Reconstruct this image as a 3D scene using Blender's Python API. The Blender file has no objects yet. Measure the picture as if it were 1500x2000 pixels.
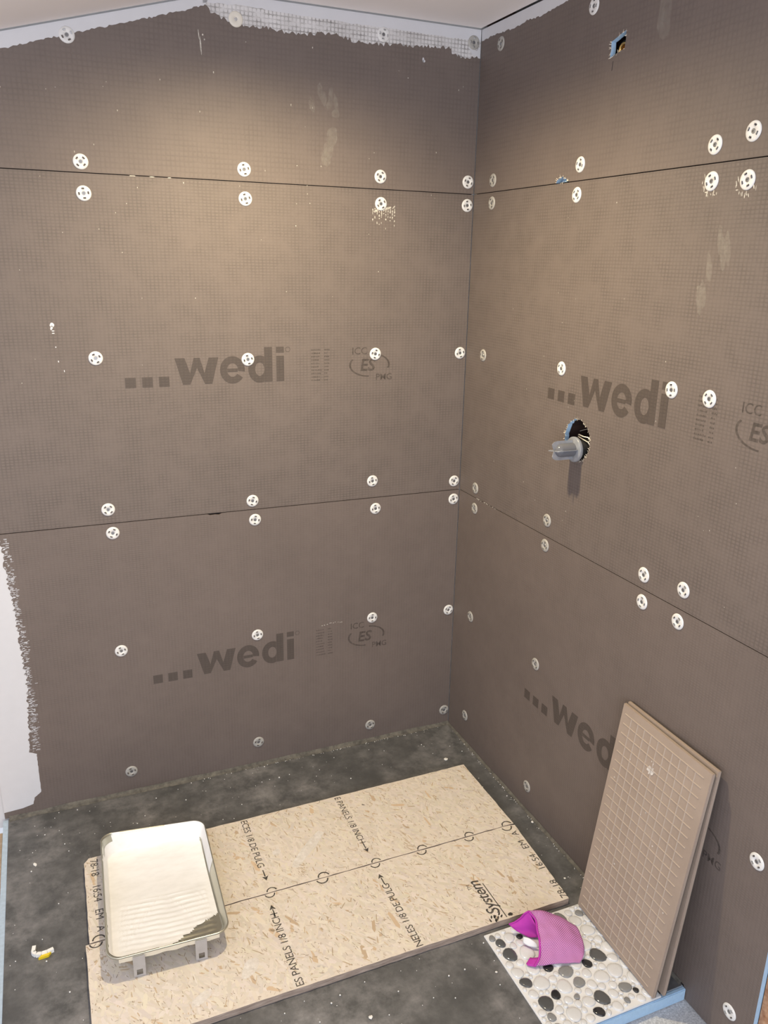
import bpy, bmesh, math, random
from mathutils import Vector, Matrix, noise

scene = bpy.context.scene
R = math.radians
rnd = random.Random(7)

# ------------------------------------------------------------------ camera
cam_data = bpy.data.cameras.new('camera')
cam = bpy.data.objects.new('camera', cam_data)
scene.collection.objects.link(cam)
cam.location = (-1.24836, -2.28560, 1.60609)
cam.rotation_euler = (R(72.71686), R(-1.11613), R(-22.80797))
cam_data.sensor_fit = 'VERTICAL'
cam_data.sensor_height = 36.0
cam_data.sensor_width = 27.0
cam_data.lens = 36.0 * 1580.54 / 2000.0
cam_data.clip_start = 0.05
scene.camera = cam

# ------------------------------------------------------------------ world (cool daylight of the open room) and exposure
world = bpy.data.worlds.new('world')
scene.world = world
world.use_nodes = True
wn = world.node_tree.nodes
wn['Background'].inputs[0].default_value = (0.88, 0.93, 1.06, 1)
wn['Background'].inputs[1].default_value = 0.78
scene.view_settings.view_transform = 'Standard'
scene.view_settings.look = 'None'
scene.view_settings.gamma = 1.0
scene.view_settings.use_curve_mapping = False
scene.view_settings.exposure = 0.0

# unseen area light added behind the camera to brighten upper walls and ceiling
wl = bpy.data.lights.new('room_fill_light', 'AREA')
wl.shape = 'RECTANGLE'
wl.size, wl.size_y = 2.3, 1.4
wl.energy = 44
wl.color = (0.93, 0.95, 1.0)
wo = bpy.data.objects.new('room_fill_light', wl)
scene.collection.objects.link(wo)
wo.location = (-1.55, -3.15, 1.15)
wo.rotation_euler = (R(90), 0, 0)

LAMP = (-0.70, -0.60, 2.236)
LAMP_POWER = 104
LAMP_COLOR = (1.0, 0.83, 0.52)

# ------------------------------------------------------------------ helpers
COL = scene.collection


def link(o, parent=None):
    COL.objects.link(o)
    if parent is not None:
        o.parent = parent
    return o


def obj(name, me, mats=(), parent=None, mw=None, smooth=False):
    """mesh or bmesh -> one linked object"""
    if isinstance(me, bmesh.types.BMesh):
        bm = me
        me = bpy.data.meshes.new(name)
        bm.normal_update()
        bm.to_mesh(me)
        bm.free()
    if not isinstance(mats, (list, tuple)):
        mats = [mats]
    if not me.materials:
        for m in mats:
            me.materials.append(m)
    if smooth:
        me.polygons.foreach_set('use_smooth', [True] * len(me.polygons))
    o = bpy.data.objects.new(name, me)
    link(o, parent)
    if mw is not None:
        o.matrix_local = mw
    return o


def empty(name, loc=(0, 0, 0), rot=(0, 0, 0)):
    o = bpy.data.objects.new(name, None)
    o.empty_display_size = 0.05
    link(o)
    o.location = loc
    o.rotation_euler = rot
    return o


def tag(o, label, cat, group=None, kind=None):
    o['label'] = label
    o['category'] = cat
    if group:
        o['group'] = group
    if kind:
        o['kind'] = kind
    return o


def struct(o):
    o['kind'] = 'structure'
    return o


def add_box(bm, x0, x1, y0, y1, z0, z1, mi=0):
    vs = [bm.verts.new(p) for p in ((x0, y0, z0), (x1, y0, z0), (x1, y1, z0), (x0, y1, z0),
                                    (x0, y0, z1), (x1, y0, z1), (x1, y1, z1), (x0, y1, z1))]
    out = []
    for q in ((3, 2, 1, 0), (4, 5, 6, 7), (0, 1, 5, 4), (1, 2, 6, 5), (2, 3, 7, 6), (3, 0, 4, 7)):
        f = bm.faces.new([vs[i] for i in q])
        f.material_index = mi
        out.append(f)
    return out


def box(name, b, m, parent=None, mw=None, bevel=0.0):
    bm = bmesh.new()
    add_box(bm, *b)
    if bevel:
        bmesh.ops.bevel(bm, geom=bm.edges[:], offset=bevel, segments=2, affect='EDGES')
    return obj(name, bm, m, parent, mw)


def add_prism(bm, pts, z0, z1, mi=0):
    lo = [bm.verts.new((p[0], p[1], z0)) for p in pts]
    hi = [bm.verts.new((p[0], p[1], z1)) for p in pts]
    n = len(pts)
    bm.faces.new(lo[::-1]).material_index = mi
    bm.faces.new(hi).material_index = mi
    for i in range(n):
        f = bm.faces.new((lo[i], lo[(i + 1) % n], hi[(i + 1) % n], hi[i]))
        f.material_index = mi


def add_poly(bm, pts, z=0.0):
    return bm.faces.new([bm.verts.new((p[0], p[1], z)) for p in pts])


def add_lathe(bm, prof, seg=24, mat4=None, close=False):
    """prof: (r, h) along local z"""
    rings = []
    for r, h in prof:
        if r < 1e-6:
            rings.append([bm.verts.new((0, 0, h))])
        else:
            rings.append([bm.verts.new((r * math.cos(2 * math.pi * k / seg), r * math.sin(2 * math.pi * k / seg), h))
                          for k in range(seg)])
    for a, b in zip(rings, rings[1:]):
        for k in range(seg):
            k2 = (k + 1) % seg
            if len(a) == 1 and len(b) == 1:
                continue
            if len(a) == 1:
                bm.faces.new((a[0], b[k2], b[k]))
            elif len(b) == 1:
                bm.faces.new((a[k], a[k2], b[0]))
            else:
                bm.faces.new((a[k], a[k2], b[k2], b[k]))
    if mat4 is not None:
        bmesh.ops.transform(bm, matrix=mat4, verts=[v for r in rings for v in r])
    return rings


def add_tube(bm, pts, r, seg=8):
    pts = [Vector(p) for p in pts]
    rings = []
    for i, p in enumerate(pts):
        t = (pts[min(i + 1, len(pts) - 1)] - pts[max(i - 1, 0)]).normalized()
        a = t.cross(Vector((0.3, 0.2, 0.93)))
        if a.length < 1e-4:
            a = t.cross(Vector((1, 0, 0)))
        a.normalize()
        b = t.cross(a)
        rings.append([bm.verts.new(p + a * (r * math.cos(2 * math.pi * k / seg)) + b * (r * math.sin(2 * math.pi * k / seg)))
                      for k in range(seg)])
    for A, B in zip(rings, rings[1:]):
        for k in range(seg):
            bm.faces.new((A[k], A[(k + 1) % seg], B[(k + 1) % seg], B[k]))
    bm.faces.new(rings[0][::-1])
    bm.faces.new(rings[-1])


def curve_panel(name, outline, holes, thick):
    """flat board with real holes: front face at local z = 0, back at -thick"""
    cu = bpy.data.curves.new(name + '_outline', 'CURVE')
    cu.dimensions = '2D'
    cu.fill_mode = 'BOTH'
    cu.extrude = thick / 2
    for loop in [outline] + list(holes):
        s = cu.splines.new('POLY')
        s.points.add(len(loop) - 1)
        for p, q in zip(s.points, loop):
            p.co = (q[0], q[1], 0, 1)
        s.use_cyclic_u = True
    tmp = bpy.data.objects.new('tmp', cu)
    COL.objects.link(tmp)
    dg = bpy.context.evaluated_depsgraph_get()
    me = bpy.data.meshes.new_from_object(tmp.evaluated_get(dg))
    bpy.data.objects.remove(tmp)
    bpy.data.curves.remove(cu)
    me.materials.clear()
    me.transform(Matrix.Translation((0, 0, -thick / 2)))
    for p in me.polygons:
        c = p.center
        rim_ = c.x > 1.39 or (0.42 < c.x < 0.70 and 1.02 < c.y < 2.12 and not (2.015 < c.y < 2.0445 and c.x < 0.62) and not (abs(c.y - 1.7987) < 0.0025 and abs(p.normal.y) > 0.99))
        p.material_index = 1 if abs(p.normal.z) < 0.5 and rim_ else 0
        p.use_smooth = False
    me.name = name
    return me


def text_mesh(txt, size, bold=0.0, shear=0.0, space=1.0, align='LEFT'):
    cu = bpy.data.curves.new('lettering', 'FONT')
    cu.body = txt
    cu.size = size
    cu.offset = bold
    cu.shear = shear
    cu.space_character = space
    cu.align_x = align
    cu.resolution_u = 3
    tmp = bpy.data.objects.new('tmp', cu)
    COL.objects.link(tmp)
    dg = bpy.context.evaluated_depsgraph_get()
    me = bpy.data.meshes.new_from_object(tmp.evaluated_get(dg))
    bpy.data.objects.remove(tmp)
    bpy.data.curves.remove(cu)
    me.materials.clear()
    return me


def join_meshes(items):
    """items: (mesh, matrix) -> bmesh"""
    bm = bmesh.new()
    for me, m in items:
        me.transform(m)
        bm.from_mesh(me)
        bpy.data.meshes.remove(me)
    return bm


def T(x, y, z=0.0, rz=0.0, s=1.0):
    return Matrix.Translation((x, y, z)) @ Matrix.Rotation(rz, 4, 'Z') @ Matrix.Scale(s, 4)


def srgb(r, g, b):
    f = lambda c: (c / 255 / 12.92) if c / 255 <= 0.04045 else ((c / 255 + 0.055) / 1.055) ** 2.4
    return (f(r), f(g), f(b), 1)


# ------------------------------------------------------------------ materials
class NT:
    def __init__(self, name):
        self.m = bpy.data.materials.new(name)
        self.m.use_nodes = True
        self.n = self.m.node_tree.nodes
        self.l = self.m.node_tree.links
        self.b = self.n['Principled BSDF']
        self.tc = self.n.new('ShaderNodeTexCoord')

    def put(self, sock, v):
        if hasattr(v, 'is_linked') or isinstance(v, bpy.types.NodeSocket):
            self.l.new(v, sock)
        else:
            sock.default_value = v

    def set(self, **kw):
        for k, v in kw.items():
            self.put(self.b.inputs[k.replace('_', ' ')], v)
        return self

    def noise(self, scale, detail=3, rough=0.55, vec=None, stretch=None):
        t = self.n.new('ShaderNodeTexNoise')
        t.inputs['Scale'].default_value = scale
        t.inputs['Detail'].default_value = detail
        t.inputs['Roughness'].default_value = rough
        v = vec or self.tc.outputs['Object']
        if stretch:
            mp = self.n.new('ShaderNodeMapping')
            mp.inputs['Scale'].default_value = stretch
            self.l.new(v, mp.inputs[0])
            v = mp.outputs[0]
        self.l.new(v, t.inputs['Vector'])
        return t.outputs['Fac']

    def wave(self, axis, period, dist=0.0):
        t = self.n.new('ShaderNodeTexWave')
        t.wave_type = 'BANDS'
        t.bands_direction = axis
        t.inputs['Scale'].default_value = 2 * math.pi / 20 / period
        t.inputs['Distortion'].default_value = dist
        t.inputs['Detail'].default_value = 1
        t.inputs['Detail Scale'].default_value = 1.2
        self.l.new(self.tc.outputs['Object'], t.inputs['Vector'])
        return t.outputs['Fac']

    def ramp(self, f, stops):
        r = self.n.new('ShaderNodeValToRGB')
        e = r.color_ramp.elements
        while len(e) < len(stops):
            e.new(0.5)
        for k, (p, c) in enumerate(stops):
            e[k].position = p
            e[k].color = c if len(c) == 4 else (c[0], c[1], c[2], 1)
        self.l.new(f, r.inputs[0])
        return r.outputs[0]

    def math(self, op, a, b=0.0, c=0.0, clamp=False):
        m = self.n.new('ShaderNodeMath')
        m.operation = op
        m.use_clamp = clamp
        for k, v in enumerate((a, b, c)):
            self.put(m.inputs[k], v)
        return m.outputs[0]

    def mix(self, f, a, b, mode='MIX'):
        m = self.n.new('ShaderNodeMix')
        m.data_type = 'RGBA'
        m.blend_type = mode
        self.put(m.inputs[0], f)
        self.put(m.inputs[6], a)
        self.put(m.inputs[7], b)
        return m.outputs[2]

    def bump(self, h, dist=0.001, strength=0.6):
        b = self.n.new('ShaderNodeBump')
        b.inputs['Distance'].default_value = dist
        b.inputs['Strength'].default_value = strength
        self.l.new(h, b.inputs['Height'])
        self.l.new(b.outputs[0], self.b.inputs['Normal'])
        return self


def g4(v):
    return (v, v, v, 1)


def g4(v):
    return (v, v, v, 1)


def plain(name, col, rough=0.5, metal=0.0, var=0.12, scale=40, **kw):
    t = NT(name)
    f = t.noise(scale, 3)
    c = t.mix(f, tuple(x * (1 - var) for x in col[:3]) + (1,), tuple(min(1, x * (1 + var)) for x in col[:3]) + (1,))
    t.set(Base_Color=c, Roughness=rough, Metallic=metal, **kw)
    return t.m


BOARD = (0.166, 0.134, 0.120, 1)


def mesh_grid(t, px=0.0105, py=0.0078):
    a = t.wave('X', px, 0.55)
    b = t.wave('Y', py, 0.55)
    a = t.math('POWER', a, 0.35)
    b = t.math('POWER', b, 0.35)
    return t.math('MULTIPLY', a, b)


def board_mat(name, px, py, amp, tint):
    t = NT(name)
    h = mesh_grid(t, px, py)
    big = t.noise(3.0, 4, 0.6)
    fine = t.noise(180, 3, 0.6)
    streak = t.noise(26, 4, 0.6, stretch=(5.0, 0.5, 1))
    patch = t.noise(16, 4, 0.65)
    base = tuple(c * k for c, k in zip(BOARD[:3], tint)) + (1,)
    c = t.mix(t.ramp(big, [(0.3, g4(0)), (0.7, g4(1))]), tuple(x * 0.93 for x in base[:3]) + (1,), tuple(x * 1.07 for x in base[:3]) + (1,))
    c = t.mix(t.math('MULTIPLY', streak, 0.22), c, tuple(x * 0.66 for x in base[:3]) + (1,))
    m = t.ramp(patch, [(0.35, g4(0.25)), (0.65, g4(1))])
    k = t.math('MULTIPLY', t.math('SUBTRACT', 1.0, h), t.math('MULTIPLY', m, amp))
    c = t.mix(k, c, tuple(x * 0.3 for x in base[:3]) + (1,))
    c = t.mix(t.ramp(fine, [(0.62, g4(0)), (0.8, g4(0.35))]), c, tuple(x * 1.65 for x in base[:3]) + (1,))
    t.set(Base_Color=c, Roughness=0.62)
    hh = t.math('ADD', t.math('MULTIPLY', h, m), t.math('MULTIPLY', fine, 0.5))
    t.bump(hh, 0.0007, 0.45)
    return t.m


M_board = board_mat('cement_board', 0.0105, 0.0078, 0.42, (1.0, 1.0, 1.0))
M_board_fine = board_mat('cement_board_fine', 0.0115, 0.0125, 0.24, (1.0, 0.99, 0.99))
M_board_low = board_mat('cement_board_smooth', 0.0095, 0.0062, 0.26, (1.0, 0.985, 0.98))
M_foam = plain('blue_foam', (0.38, 0.56, 0.76, 1), 0.8, var=0.12, scale=120)
M_foam_pale = plain('pale_blue_foam', (0.42, 0.52, 0.64, 1), 0.8, var=0.2, scale=90)


def print_mat(name, col, a0, a1, grid=True):
    t = NT(name)
    f = t.noise(70, 3, 0.6)
    a = t.ramp(f, [(0.25, g4(a0)), (0.7, g4(a1))])
    if grid:
        h = mesh_grid(t)
        a = t.math('MULTIPLY', a, t.math('MULTIPLY_ADD', h, -0.35, 1.12, clamp=True))
    t.set(Base_Color=col, Roughness=0.65, Alpha=a)
    return t.m


M_print = board_mat('dark_print', 0.0105, 0.0078, 0.30, (0.52, 0.505, 0.49))
M_print_thin = print_mat('thin_dark_print', (0.045, 0.037, 0.03, 1), 0.15, 0.5)
M_ink = print_mat('black_ink', (0.035, 0.032, 0.03, 1), 0.55, 0.95, grid=False)
M_chalk = print_mat('chalk_smudge', (0.50, 0.46, 0.40, 1), 0.0, 0.26, False)
M_chalk_strong = print_mat('chalk_flecks', (0.8, 0.76, 0.68, 1), 0.35, 0.95)


def paint_mat(name, col, scraped):
    t = NT(name)
    f = t.noise(30, 4, 0.6)
    c = t.mix(f, tuple(x * 0.95 for x in col[:3]) + (1,), tuple(min(1, x * 1.03) for x in col[:3]) + (1,))
    if scraped:
        h = mesh_grid(t, 0.0105, 0.0100)
        n = t.noise(24, 4, 0.65, stretch=(1, 2.2, 1))
        lines = t.math('MULTIPLY', t.ramp(h, [(0.30, g4(1)), (0.62, g4(0))]), t.ramp(n, [(0.34, g4(0.0)), (0.7, g4(0.8))]))
        veil = t.ramp(t.noise(11, 4, 0.6), [(0.35, g4(0.0)), (0.75, g4(0.45))])
        c = t.mix(veil, c, (0.30, 0.28, 0.27, 1))
        c = t.mix(lines, c, (0.09, 0.078, 0.07, 1))
        t.bump(h, 0.0007, 0.5)
    else:
        t.bump(t.noise(60, 3), 0.0006, 0.3)
    t.set(Base_Color=c, Roughness=0.55)
    return t.m


M_white = paint_mat('white_wall_paint', (0.66, 0.665, 0.70, 1), False)
M_scraped = paint_mat('scraped_white_paint', (0.72, 0.71, 0.72, 1), True)
M_ceil = plain('ceiling_paint', (0.89, 0.85, 0.85, 1), 0.8, var=0.03, scale=6)
M_drywall = plain('drywall', (0.74, 0.74, 0.75, 1), 0.8, var=0.03, scale=8)
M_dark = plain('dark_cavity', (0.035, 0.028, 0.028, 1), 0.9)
M_gap = plain('dark_gap', (0.06, 0.05, 0.045, 1), 0.9)


def wood_mat(name, c0, c1, stretch):
    t = NT(name)
    f = t.noise(14, 5, 0.6, stretch=stretch)
    t.set(Base_Color=t.ramp(f, [(0.3, c0), (0.7, c1)]), Roughness=0.7)
    t.bump(f, 0.0006, 0.4)
    return t.m


M_stud = wood_mat('stud_wood', (0.28, 0.11, 0.045, 1), (0.58, 0.36, 0.22, 1), (4, 4, 0.5))
M_stud_dark = wood_mat('shaded_stud_wood', (0.035, 0.018, 0.015, 1), (0.09, 0.05, 0.04, 1), (4, 4, 0.5))  # cavity shade put into the wood colour of the hidden studs
M_ply = wood_mat('plywood', (0.55, 0.36, 0.2, 1), (0.72, 0.55, 0.38, 1), (0.6, 4, 4))


def base_skin():
    t = NT('shower_base_skin')
    n1 = t.noise(3.2, 5, 0.65)
    n2 = t.noise(16, 5, 0.7)
    n3 = t.noise(230, 2, 0.5)
    c = t.mix(n1, (0.054, 0.055, 0.058, 1), (0.088, 0.089, 0.093, 1))
    dust = t.math('MULTIPLY', t.ramp(n1, [(0.36, g4(0)), (0.66, g4(1))]), t.ramp(n2, [(0.36, g4(0)), (0.70, g4(0.8))]))
    c = t.mix(dust, c, (0.33, 0.32, 0.325, 1))
    c = t.mix(t.ramp(n3, [(0.66, g4(0)), (0.8, g4(0.4))]), c, (0.20, 0.195, 0.185, 1))
    t.set(Base_Color=c, Roughness=0.6)
    t.bump(t.math('ADD', n2, n3), 0.0008, 0.35)
    return t.m


M_skin = base_skin()


def sealant_mat():
    t = NT('dusty_joint_sealant')
    n = t.noise(45, 5, 0.7)
    t.set(Base_Color=t.ramp(n, [(0.3, (0.055, 0.052, 0.048, 1)), (0.75, (0.19, 0.175, 0.15, 1))]), Roughness=0.8)
    t.bump(n, 0.001, 0.5)
    return t.m


M_seal = sealant_mat()


def speck_floor():
    t = NT('speckled_subfloor')
    n = t.noise(210, 3, 0.7)
    c = t.ramp(n, [(0.35, (0.36, 0.37, 0.39, 1)), (0.55, (0.52, 0.53, 0.55, 1)), (0.72, (0.70, 0.71, 0.73, 1))])
    t.set(Base_Color=c, Roughness=0.85)
    t.bump(n, 0.001, 0.4)
    return t.m


M_sub = speck_floor()


def osb_mat(name, edge=False):
    t = NT(name)
    if edge:
        n = t.noise(40, 5, 0.7, stretch=(0.5, 0.5, 5))
        t.set(Base_Color=t.ramp(n, [(0.3, (0.22, 0.165, 0.13, 1)), (0.7, (0.50, 0.40, 0.33, 1))]), Roughness=0.85)
        t.bump(n, 0.001, 0.6)
        return t.m
    n = t.noise(55, 5, 0.7)
    t.set(Base_Color=t.ramp(n, [(0.25, (0.58, 0.49, 0.41, 1)), (0.5, (0.70, 0.62, 0.535, 1)), (0.8, (0.76, 0.69, 0.61, 1))]), Roughness=0.75)
    t.bump(n, 0.0008, 0.4)
    return t.m


M_osb = osb_mat('osb_face')
M_osb_edge = osb_mat('osb_edge', True)


def flake_mat():
    t = NT('wood_flakes')
    at = t.n.new('ShaderNodeVertexColor')
    at.layer_name = 'tone'
    n = t.noise(120, 4, 0.65)
    c = t.mix(t.math('MULTIPLY', n, 0.35), at.outputs['Color'], (0.57, 0.48, 0.38, 1))
    t.set(Base_Color=c, Roughness=0.7)
    t.bump(n, 0.0004, 0.4)
    return t.m


M_flake = flake_mat()
M_smear = print_mat('dried_paint_smear', (0.88, 0.84, 0.80, 1), 0.35, 0.85, grid=False)

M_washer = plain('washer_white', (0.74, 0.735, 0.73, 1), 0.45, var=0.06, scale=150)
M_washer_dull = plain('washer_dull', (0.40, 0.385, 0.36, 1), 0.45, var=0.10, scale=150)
M_washer_paint = plain('washer_paint', (0.76, 0.72, 0.64, 1), 0.5, var=0.04)
M_screw = plain('screw_steel', (0.26, 0.26, 0.27, 1), 0.35, 0.7)

M_tray = plain('tray_metal', (0.55, 0.54, 0.46, 1), 0.33, 0.85, var=0.1, scale=25)
t = NT('wet_white_paint')
t.set(Base_Color=t.mix(t.ramp(t.noise(17, 4, 0.65, stretch=(1, 2.4, 1)), [(0.42, g4(0)), (0.72, g4(0.7))]), (0.90, 0.90, 0.91, 1), (0.78, 0.78, 0.78, 1)), Roughness=0.4)
M_traypaint = t.m
M_leg = plain('leg_zinc', (0.50, 0.50, 0.52, 1), 0.4, 0.6, var=0.15)
M_cream = plain('cream_paint_lip', (0.74, 0.68, 0.55, 1), 0.5, var=0.1)


def tile_mat():
    t = NT('unglazed_tile_back')
    n = t.noise(9, 4, 0.6)
    f = t.noise(160, 3, 0.6)
    c = t.ramp(n, [(0.3, (0.335, 0.262, 0.212, 1)), (0.7, (0.385, 0.305, 0.25, 1))])
    c = t.mix(t.ramp(f, [(0.6, g4(0)), (0.8, g4(0.3))]), c, (0.46, 0.38, 0.32, 1))
    t.set(Base_Color=c, Roughness=0.75)
    t.bump(f, 0.0004, 0.3)
    return t.m


M_tile = tile_mat()
M_ridge = plain('tile_ridges', (0.43, 0.35, 0.285, 1), 0.7, var=0.1)
M_tile_glaze = plain('glazed_tile_face', (0.11, 0.095, 0.085, 1), 0.3, var=0.1)

M_mat = plain('pebble_grout', (0.74, 0.745, 0.76, 1), 0.4, var=0.03, scale=60)


def pebble_mat(name, c0, c1, scale=45, rough=0.12):
    t = NT(name)
    oi = t.n.new('ShaderNodeObjectInfo')
    n = t.noise(scale, 5, 0.65)
    c = t.ramp(n, [(0.35, c0), (0.7, c1)])
    c = t.mix(t.math('MULTIPLY', oi.outputs['Random'], 0.25), c, tuple(x * 0.72 for x in c0[:3]) + (1,))
    t.set(Base_Color=c, Roughness=rough)
    t.b.inputs['Coat Weight'].default_value = 0.5
    t.b.inputs['Coat Roughness'].default_value = 0.08
    return t.m


M_peb_w = pebble_mat('white_pebble', (0.66, 0.67, 0.69, 1), (0.79, 0.80, 0.82, 1), 22)
M_peb_g = pebble_mat('grey_pebble', (0.12, 0.125, 0.13, 1), (0.42, 0.425, 0.43, 1), 130)
M_peb_d = pebble_mat('charcoal_pebble', (0.04, 0.043, 0.047, 1), (0.17, 0.175, 0.18, 1), 110)
M_peb_k = pebble_mat('black_pebble', (0.012, 0.013, 0.016, 1), (0.035, 0.037, 0.042, 1), 70)


def cloth_mat():
    t = NT('magenta_mesh_weave')
    uv = t.tc.outputs['UV']
    mp = t.n.new('ShaderNodeMapping')
    mp.inputs['Scale'].default_value = (38, 38, 1)
    mp.inputs['Rotation'].default_value = (0, 0, R(45))
    t.l.new(uv, mp.inputs[0])
    vo = t.n.new('ShaderNodeTexVoronoi')
    vo.inputs['Scale'].default_value = 1.0
    vo.inputs['Randomness'].default_value = 0.0
    t.l.new(mp.outputs[0], vo.inputs['Vector'])
    d = vo.outputs['Distance']
    c = t.ramp(d, [(0.26, (0.17, 0.008, 0.13, 1)), (0.42, (0.66, 0.30, 0.60, 1))])
    t.set(Base_Color=c, Roughness=0.75)
    t.bump(d, 0.001, 0.6)
    return t.m


M_weave = cloth_mat()
M_magenta = plain('magenta_lining', (0.45, 0.028, 0.36, 1), 0.7, var=0.15, scale=60)
M_tagw = plain('white_fabric_tag', (0.78, 0.78, 0.8, 1), 0.7, var=0.04)
M_crumb = plain('white_crumbs', (0.80, 0.79, 0.77, 1), 0.8, var=0.08)
M_yellow = plain('yellow_plastic', (0.75, 0.55, 0.02, 1), 0.4, var=0.06)
M_whitepl = plain('white_plastic', (0.84, 0.84, 0.82, 1), 0.4, var=0.04)
M_black = plain('black_valve_body', (0.03, 0.03, 0.03, 1), 0.4)
M_brass = plain('brass', (0.62, 0.40, 0.14, 1), 0.25, 0.9)
M_steelwire = plain('steel_wire', (0.72, 0.66, 0.58, 1), 0.3, 0.7)


def clear_plastic():
    t = NT('smoky_clear_plastic')
    n = t.noise(60, 2)
    t.set(Base_Color=t.ramp(n, [(0.3, (0.46, 0.48, 0.53, 1)), (0.7, (0.58, 0.60, 0.65, 1))]), Roughness=0.18)
    t.b.inputs['Transmission Weight'].default_value = 0.6
    t.b.inputs['IOR'].default_value = 1.45
    return t.m


M_clear = clear_plastic()
t = NT('smoky_dome')
t.set(Base_Color=(0.20, 0.205, 0.235, 1), Roughness=0.12)
t.b.inputs['Transmission Weight'].default_value = 0.35
M_smoke = t.m

# ------------------------------------------------------------------ lamp recessed in the ceiling (just above the frame)
lampfix = empty('ceiling_light', LAMP)
tag(lampfix, 'round recessed shower light in the flat ceiling above the shower base', 'light')
bm = bmesh.new()
add_lathe(bm, [(0.052, -0.0005), (0.052, -0.006), (0.075, -0.004), (0.078, -0.0005)], 32)
obj('trim_ring', bm, M_whitepl, lampfix, smooth=True)
t = NT('lit_lens')
t.set(Base_Color=(1, 0.9, 0.75, 1), Emission_Color=(1.0, 0.80, 0.55, 1), Emission_Strength=6.0)
bm = bmesh.new()
add_lathe(bm, [(0.0, -0.002), (0.03, -0.0018), (0.051, -0.001)], 32)
obj('lens', bm, t.m, lampfix)
ld = bpy.data.lights.new('lamp_beam', 'SPOT')
ld.spot_size = R(163)
ld.spot_blend = 1.0
ld.shadow_soft_size = 0.03
ld.energy = LAMP_POWER
ld.color = LAMP_COLOR
lo = bpy.data.objects.new('lamp_beam', ld)
link(lo)
lo.location = (LAMP[0], LAMP[1], LAMP[2] - 0.032)

# ------------------------------------------------------------------ structure: walls, ceiling, floor
ZC = 2.236            # flat ceiling
XR, SL = -0.74, 0.275  # ridge and slope of the ceiling on the left
TH = 0.0127
ZS1, ZS2 = 1.7987, 0.8847
ZSUB = -0.034


def zc(x):
    return ZC if x > XR else ZC - (XR - x) * SL


MB = Matrix.Rotation(R(90), 4, 'X')                                   # back wall: u = x, v = z, w = -y
MR = Matrix.Rotation(R(-90), 4, 'Z') @ Matrix.Rotation(R(90), 4, 'X')  # right wall: u = -y, v = z, w = -x


def wall_slab(name, outline, w0, w1, mw, m):
    bm = bmesh.new()
    add_prism(bm, outline, w0, w1)
    bmesh.ops.transform(bm, matrix=mw, verts=bm.verts)
    bmesh.ops.recalc_face_normals(bm, faces=bm.faces)
    return struct(obj(name, bm, m))


XL = -2.7
wall_back = wall_slab('wall_back', [(XL, ZSUB), (0.12, ZSUB), (0.12, ZC + 0.05), (XR, ZC + 0.05), (XL, zc(XL) + 0.05)],
                      -0.10, -TH - 0.0005, MB, M_drywall)
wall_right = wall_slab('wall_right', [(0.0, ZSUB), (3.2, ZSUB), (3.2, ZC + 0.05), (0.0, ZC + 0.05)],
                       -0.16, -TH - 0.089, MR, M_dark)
# ceiling: flat part and the slope on the left, held 4 mm off the walls so that a dark line shows
bm = bmesh.new()
G = 0.005
add_box(bm, XR, -G, -3.2, -G, ZC, ZC + 0.02)
add_box(bm, XR, 0.10, -3.2, 0.10, ZC + 0.02, ZC + 0.04)
struct(obj('ceiling', bm, M_ceil))
bm = bmesh.new()
pr = [(XL, zc(XL)), (XR, ZC), (XR, ZC + 0.02), (XL, zc(XL) + 0.02)]
add_prism(bm, pr, G, 3.2)
pr2 = [(XL, zc(XL) + 0.02), (XR, ZC + 0.02), (XR, ZC + 0.04), (XL, zc(XL) + 0.04)]
add_prism(bm, pr2, -0.10, 3.2)
bmesh.ops.transform(bm, matrix=MB, verts=bm.verts)
bmesh.ops.recalc_face_normals(bm, faces=bm.faces)
struct(obj('ceiling', bm, M_ceil))
# subfloor
fl = struct(box('floor', (-1.4815, 0.10, -3.2, -0.0005 - TH, ZSUB - 0.05, ZSUB), M_sub))
struct(box('floor', (XL, -1.4825, -3.2, -0.0005 - TH, ZSUB - 0.05, ZSUB), M_ply))

# --- boards on the back wall
XE = -1.472   # left end of the boards


def board(wall, mw, outline, holes, m):
    me = curve_panel('wall_board', outline, holes, TH)
    return obj('wall_board', me, [m, M_foam], wall, mw)


GP = 0.0011
ztop = lambda x: zc(x) - 0.003
b_up = board(wall_back, MB, [(XE, ZS1 + GP), (-0.0015, ZS1 + GP), (-0.0015, ZC - 0.003), (XR, ZC - 0.003), (XE, ztop(XE))], [], M_board_fine)
b_mid = board(wall_back, MB, [(XE, ZS2 + GP), (-0.0015, ZS2 + GP), (-0.0015, ZS1 - GP), (XE, ZS1 - GP)], [], M_board)
# chipped notch in the lower seam
nx = lambda u: u
b_low = board(wall_back, MB, [(XE, 0.002), (-0.0015, 0.002), (-0.0015, ZS2 - GP), (-0.792, ZS2 - GP), (-0.800, ZS2 - 0.006), (-0.812, ZS2 - 0.004),
                              (-0.826, ZS2 - 0.005), (-0.835, ZS2 - GP), (XE, ZS2 - GP)], [], M_board_low)

# --- boards on the right wall (with the cut-outs)
UE = 1.396


def ring(cu, cv, r, n, jit, ry=None):
    out = []
    for k in range(n):
        a = 2 * math.pi * k / n
        q = r + (rnd.uniform(-jit, jit))
        out.append((cu + q * math.cos(a), cv + (q if ry is None else q * ry / r) * math.sin(a)))
    return out


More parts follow.
